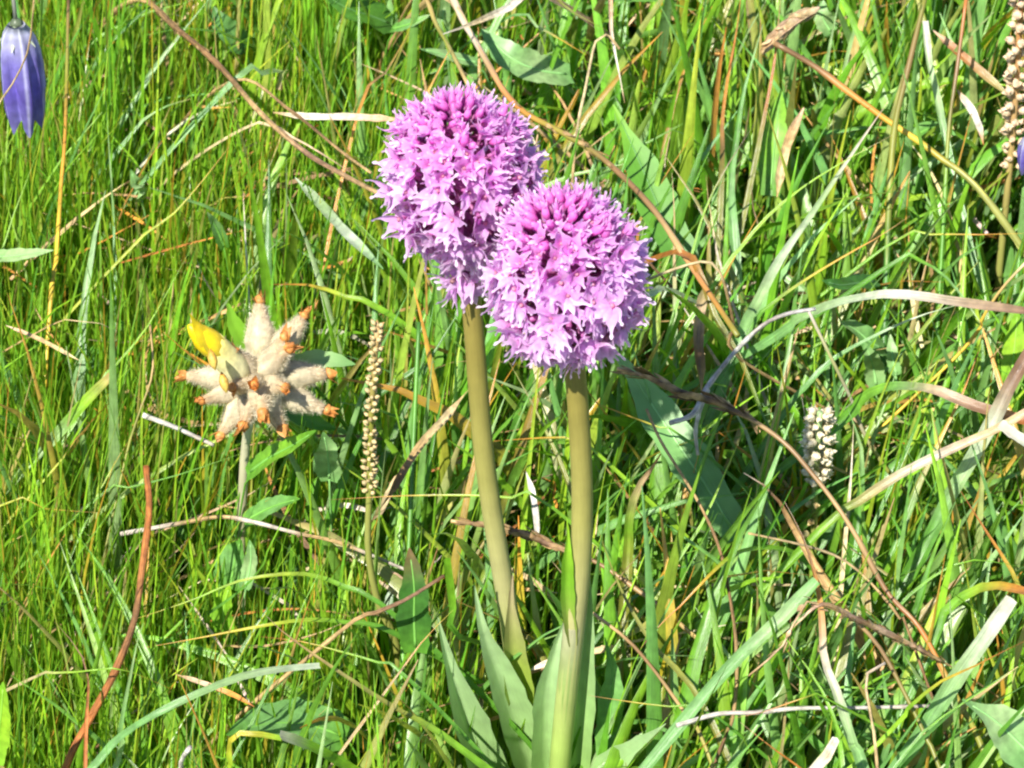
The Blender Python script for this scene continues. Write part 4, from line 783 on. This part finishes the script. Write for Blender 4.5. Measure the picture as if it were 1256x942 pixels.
# ------------------------------------------------------------------ turf
def to_px(P):
    rel = P - CAM; dp = rel @ FWD
    return (rel @ RGT) / dp / K + W / 2, H / 2 - (rel @ UPV) / dp / K, dp
def blades(base, L, wid, azi, t0, bend, swirl, twist, cols, tipcols, Kst=7, na=2, fold=.2, keep_front=0.0):
    """centre lines and ribbons of many blades at once; blades that would stand in front of a guarded thing are left out"""
    N = len(L); s = np.linspace(0, 1, Kst)
    til = t0[:, None] + bend[:, None] * s[None] ** 1.6; az = azi[:, None] + swirl[:, None] * s[None]
    d = np.stack([np.sin(til) * np.cos(az), np.sin(til) * np.sin(az), np.cos(til)], -1)
    step = (L / (Kst - 1))[:, None, None]
    P = np.concatenate([np.zeros((N, 1, 3)), np.cumsum((d[:, :-1] + d[:, 1:]) / 2 * step, 1)], 1) + base[:, None]
    ok = np.ones(N, bool); lucky = RNG.random(N) < .22
    for f in np.linspace(0, 1, 26):
        i = f * (Kst - 1); a = min(int(i), Kst - 2); q = P[:, a] + (P[:, a+1] - P[:, a]) * (i - a)
        u, v, dp = to_px(q); gx = (u // 4).astype(int); gy = (v // 4).astype(int)
        inn = (gx >= 0) & (gx < GW) & (gy >= 0) & (gy < GH)
        gd = np.where(inn, GUARD[np.clip(gy, 0, GH-1), np.clip(gx, 0, GW-1)], 9.0)
        ok &= ~((gd < 8) & (dp < gd - .0015))
        gd = np.where(inn, SOFT[np.clip(gy, 0, GH-1), np.clip(gx, 0, GW-1)], 9.0)
        ok &= ~((gd < 8) & (dp < gd - .0015)) | lucky
    ok |= RNG.random(N) < keep_front
    P = P[ok]; d = d[ok]; N = len(P); az = az[ok]; wid = wid[ok]; tw = twist[ok]; cols = cols[ok]; tipcols = tipcols[ok]
    hor = np.stack([-np.sin(az), np.cos(az), np.zeros_like(az)], -1); nn = np.cross(hor, d)
    a = tw[:, None, None] * (.4 + s[None, :, None])
    side = hor * np.cos(a) + nn * np.sin(a); nn = np.cross(side, d)
    wp = np.maximum(.05, (.7 + .3 * np.minimum(1, s * 5)) * (1 - np.maximum(0, (s - .3) / .7) ** 1.8))
    q = np.linspace(-.5, .5, na)
    V = P[:, :, None] + side[:, :, None] * (q[None, None, :, None] * wid[:, None, None, None] * wp[None, :, None, None]) + nn[:, :, None] * (np.abs(q)[None, None, :, None] * 2 * fold * wid[:, None, None, None] * wp[None, :, None, None])
    cc = cols[:, None] * (1 - s[None, :, None] ** 2.2) + tipcols[:, None] * s[None, :, None] ** 2.2
    Cc = np.concatenate([np.broadcast_to(cc[:, :, None], (N, Kst, na, 3)), np.broadcast_to((q + .5)[None, None, :, None], (N, Kst, na, 1))], -1)
    return V, Cc
def mesh_blades(V, Cc, name, mat):
    N, Kst, na, _ = V.shape; nv = N * Kst * na
    ii = np.arange(N)[:, None, None] * Kst * na + np.arange(Kst - 1)[None, :, None] * na + np.arange(na - 1)[None, None]
    F = np.stack([ii, ii + 1, ii + na + 1, ii + na], -1).reshape(-1, 4); nf = len(F)
    me = bpy.data.meshes.new(name); me.vertices.add(nv); me.vertices.foreach_set('co', V.reshape(-1).astype(np.float32))
    me.loops.add(nf * 4); me.loops.foreach_set('vertex_index', F.reshape(-1).astype(np.int32))
    me.polygons.add(nf); me.polygons.foreach_set('loop_start', np.arange(0, nf * 4, 4, dtype=np.int32)); me.polygons.foreach_set('loop_total', np.full(nf, 4, np.int32))
    me.polygons.foreach_set('use_smooth', np.ones(nf, bool))
    at = me.color_attributes.new('Col', 'FLOAT_COLOR', 'POINT'); at.data.foreach_set('color', Cc.reshape(-1).astype(np.float32))
    me.materials.append(mat); me.update(calc_edges=True); me.validate()
    return me
def pick(names, probs, N):
    arr = np.array([C[k] for k in names]); return arr[RNG.choice(len(names), N, p=np.array(probs) / sum(probs))] * RNG.uniform(.7, 1.3, (N, 1)) * RNG.uniform(.9, 1.1, (N, 3))
def scatter(n_in, n_out):
    """roots: dense where the photograph looks, thinner round about"""
    y = RNG.uniform(-.08, .62, n_in); half = .19 + .12 * (y + .08) / .7; x = RNG.uniform(-1, 1, n_in) * half
    xo = RNG.uniform(-.55, .55, n_out); yo = RNG.uniform(-.4, 1.1, n_out)
    X = np.concatenate([x, xo]); Y = np.concatenate([y, yo]); return X, Y
def rootcol(X, Y):
    B = np.stack([X, Y, ground_h(X, Y) - .002], -1); u, v, dp = to_px(B); return B, u, v
# fine turf
X, Y = scatter(37000, 11000); B, u, v = rootcol(X, Y)
left = 1 / (1 + np.exp((u - 520) / 70))
hol = 1 - .78 * np.exp(-((u - 390) / 160) ** 2 - ((v - 790) / 170) ** 2) - .5 * np.exp(-((u - 215) / 60) ** 2 - ((v - 230) / 60) ** 2)
keep = RNG.random(len(X)) < (.17 + .83 * left) * hol; B, u, v, left = B[keep], u[keep], v[keep], left[keep]; N = len(B)
patch = np.sin(B[:, 0] * 31 + 2) * np.cos(B[:, 1] * 27 + 1)
L = RNG.uniform(.05, .118, N) * (1 + .15 * patch); az = np.where(RNG.random(N) < .5, RNG.normal(.3, .9, N), RNG.uniform(-np.pi, np.pi, N))
V1, C1 = blades(B, L, RNG.uniform(.0008, .0017, N), az, np.abs(RNG.normal(.08, .13, N)), RNG.gamma(2, .13, N), RNG.normal(0, .35, N), RNG.normal(0, .7, N),
    pick(['bright', 'lime', 'mid', 'yel', 'pale', 'tan', 'glauc'], [.38, .29, .20, .05, .025, .025, .03], N), pick(['bright', 'lime', 'mid', 'yel', 'orange', 'tan'], [.33, .31, .14, .11, .06, .05], N), 7, 2)
o = bpy.data.objects.new('grass', mesh_blades(V1, C1, 'grass', M_GRASS)); COL.objects.link(o); tag(o, 'fine bright green meadow turf of thin upright blades', 'grass', kind='stuff')
# broad blades in tufts
nt = 900; X, Y = scatter(1150, 340); tb, u, v = rootcol(X, Y)
dens = .13 + .87 / (1 + np.exp(-(u - 560) / 80)); tb = tb[RNG.random(len(tb)) < dens]
per = RNG.integers(6, 16, len(tb)); B = np.repeat(tb, per, 0); N = len(B); B[:, :2] += RNG.normal(0, .005, (N, 2)); B[:, 2] = ground_h(B[:, 0], B[:, 1]) - .002
lean = np.repeat(RNG.uniform(-np.pi, np.pi, len(tb)), per); az = np.where(RNG.random(N) < .5, RNG.normal(.5, .8, N), lean + RNG.normal(0, 1.0, N))
V2, C2 = blades(B, RNG.uniform(.07, .15, N), RNG.uniform(.0020, .0048, N) * (1 + .35 / (1 + np.exp(-(to_px(B)[0] - 620) / 60))), az, np.abs(RNG.normal(.16, .24, N)), RNG.gamma(2.0, .30, N), RNG.normal(0, .4, N), RNG.normal(0, .55, N),
    pick(['mid', 'bright', 'glauc', 'deep', 'pale', 'olive', 'sedge', 'lime'], [.27, .25, .20, .05, .08, .04, .03, .08], N), pick(['mid', 'bright', 'glauc', 'lime', 'orange', 'tan', 'pale', 'yel'], [.20, .25, .16, .10, .08, .08, .07, .06], N), 9, 3, .25)
# the broad blades that show largest are single things, the rest are turf
uu, vv, dd = to_px(V2[:, :, 1]); inside = ((uu > 0) & (uu < W) & (vv > 0) & (vv < H)).mean(1)
top = V2[:, :, 1, 2].max(1); score = inside * (top + .02) * np.linalg.norm(V2[:, 3, 0] - V2[:, 3, 2], axis=1) * 1000; order = np.argsort(-score)
single = order[:170]; rest = order[170:]
MARKS = [(557, 210, 'rear orchid head'), (690, 335, 'front orchid head'), (712, 600, 'front orchid stem'), (600, 590, 'rear orchid stem'), (313, 468, 'woolly vetch head'), (457, 500, 'beaded plantain spike'),
 (1003, 545, 'white bistort spike'), (1248, 100, 'cream plantain spike'), (28, 95, 'drooping bellflower'), (150, 800, 'rusty dead stem'), (350, 893, 'ribbed oval leaf'), (1100, 364, 'great arching pale blade'),
 (1225, 890, 'grey green corner leaf'), (610, 870, 'orchid leaves'), (320, 140, 'thick brown stalk'), (1190, 810, 'wide silvery cut blade'), (1150, 560, 'pinkish cream straw'), (1037, 110, 'heavy brown stalk'),
 (600, 22, 'whitish dry husk'), (1000, 260, 'long pale slanting blade'), (300, 712, 'arched yellow green blade'), (900, 780, 'thin brown drooping stem'), (1060, 700, 'long brown culm'), (800, 520, 'big smooth bluish leaf')]
WORDS = dict(mid='green', bright='bright green', glauc='bluish green', deep='dark green', pale='pale green', olive='olive', sedge='brownish olive', lime='yellow green')
def describe(i):
    c = C2[i, 3, 1, :3]; tc = C2[i, -1, 1, :3]; f = lambda c, ks: min(ks, key=lambda k: np.linalg.norm(norm(c) - norm(C[k])) + .6 * abs(np.linalg.norm(c) - np.linalg.norm(C[k])))
    col = WORDS[f(c, list(WORDS))]; tip = f(tc, list(WORDS) + ['orange', 'tan', 'yel']); tip = {'orange': ' with orange tip', 'tan': ' with tan tip', 'yel': ' with yellow tip'}.get(tip, '')
    ok = (uu[i] > 0) & (uu[i] < W) & (vv[i] > 0) & (vv[i] < H); mu, mv = uu[i][ok].mean(), vv[i][ok].mean()
    mu0, mv0, nm = min(MARKS, key=lambda m: math.hypot(m[0] - mu, m[1] - mv)); dx, dy = mu - mu0, mv - mv0
    rel = ('right of' if dx > 0 else 'left of') if abs(dx) > abs(dy) else ('below' if dy > 0 else 'above')
    if math.hypot(dx, dy) < 70: rel = 'close ' + rel
    du = uu[i][ok][-1] - uu[i][ok][0]; lean = 'upright' if abs(du) < 40 else ('right leaning' if du > 0 else 'left leaning')
    return f'{lean} {col} blade{tip} {rel} the {nm}'
for i in single:
    me = mesh_blades(V2[i:i+1], C2[i:i+1], 'grass_strand', M_BLADE); b = V2[i, 0, 1].copy(); me.transform(Matrix.Translation(-Vector(b)))
    o = bpy.data.objects.new('grass_strand', me); o.location = b; COL.objects.link(o)
    tag(o, describe(i), G, 'plain broad grass blades of the meadow')
o = bpy.data.objects.new('grass', mesh_blades(V2[rest], C2[rest], 'broad_grass', M_BLADE)); COL.objects.link(o); tag(o, 'mass of wider green and bluish meadow grass', 'grass', kind='stuff')
# dead thatch in the bottom of the turf
X, Y = scatter(4200, 1400); ok = (Y > .02) & (RNG.random(len(X)) < np.where(X < -.035, .4, 1.0)); X, Y = X[ok], Y[ok]; B, u, v = rootcol(X, Y); N = len(B); B[:, 2] += RNG.uniform(.0, .068, N)
V3, C3 = blades(B, RNG.uniform(.02, .07, N), RNG.uniform(.0006, .0018, N), RNG.uniform(-np.pi, np.pi, N), RNG.normal(1.25, .3, N), RNG.normal(.2, .4, N), RNG.normal(0, .6, N), RNG.normal(0, .8, N),
    pick(['tan', 'straw', 'brown', 'orange', 'pink', 'grey', 'rust'], [.3, .22, .14, .12, .1, .06, .06], N), pick(['tan', 'straw', 'brown', 'orange', 'white'], [.34, .3, .15, .15, .06], N), 6, 2, .2)
o = bpy.data.objects.new('thatch', mesh_blades(V3, C3, 'thatch', M_DRY)); COL.objects.link(o); tag(o, 'scattered dead straw and thatch among the grass', 'dead grass', kind='stuff')
# small clover-like leaflets under the grass
X, Y = scatter(3800, 900); ok = Y > .05; X, Y = X[ok], Y[ok]; B, u, v = rootcol(X, Y); N = len(B); B[:, 2] += RNG.uniform(.0, .045, N)
wl = RNG.uniform(.003, .007, N)
V4, C4 = blades(B, wl * RNG.uniform(1.6, 2.8, N), wl, RNG.uniform(-np.pi, np.pi, N), RNG.normal(1.1, .3, N), RNG.normal(.5, .3, N), RNG.normal(0, .2, N), RNG.normal(0, .3, N),
    pick(['mid', 'deep', 'glauc', 'bright'], [.4, .25, .2, .15], N), pick(['mid', 'deep', 'glauc', 'bright'], [.4, .2, .2, .2], N), 7, 3, .12)
s = np.linspace(0, 1, 7); lp = np.sin(np.pi * (.06 + .9 * s)) ** .7; wp0 = np.maximum(.05, (.7 + .3 * np.minimum(1, s * 5)) * (1 - np.maximum(0, (s - .3) / .7) ** 1.8))
mid = V4[:, :, 1:2].copy(); V4 = mid + (V4 - mid) * (lp / wp0)[None, :, None, None]
o = bpy.data.objects.new('undergrowth', mesh_blades(V4, C4, 'undergrowth', M_HERB)); COL.objects.link(o); tag(o, 'small low herb leaves under the meadow grass', 'undergrowth', kind='stuff')
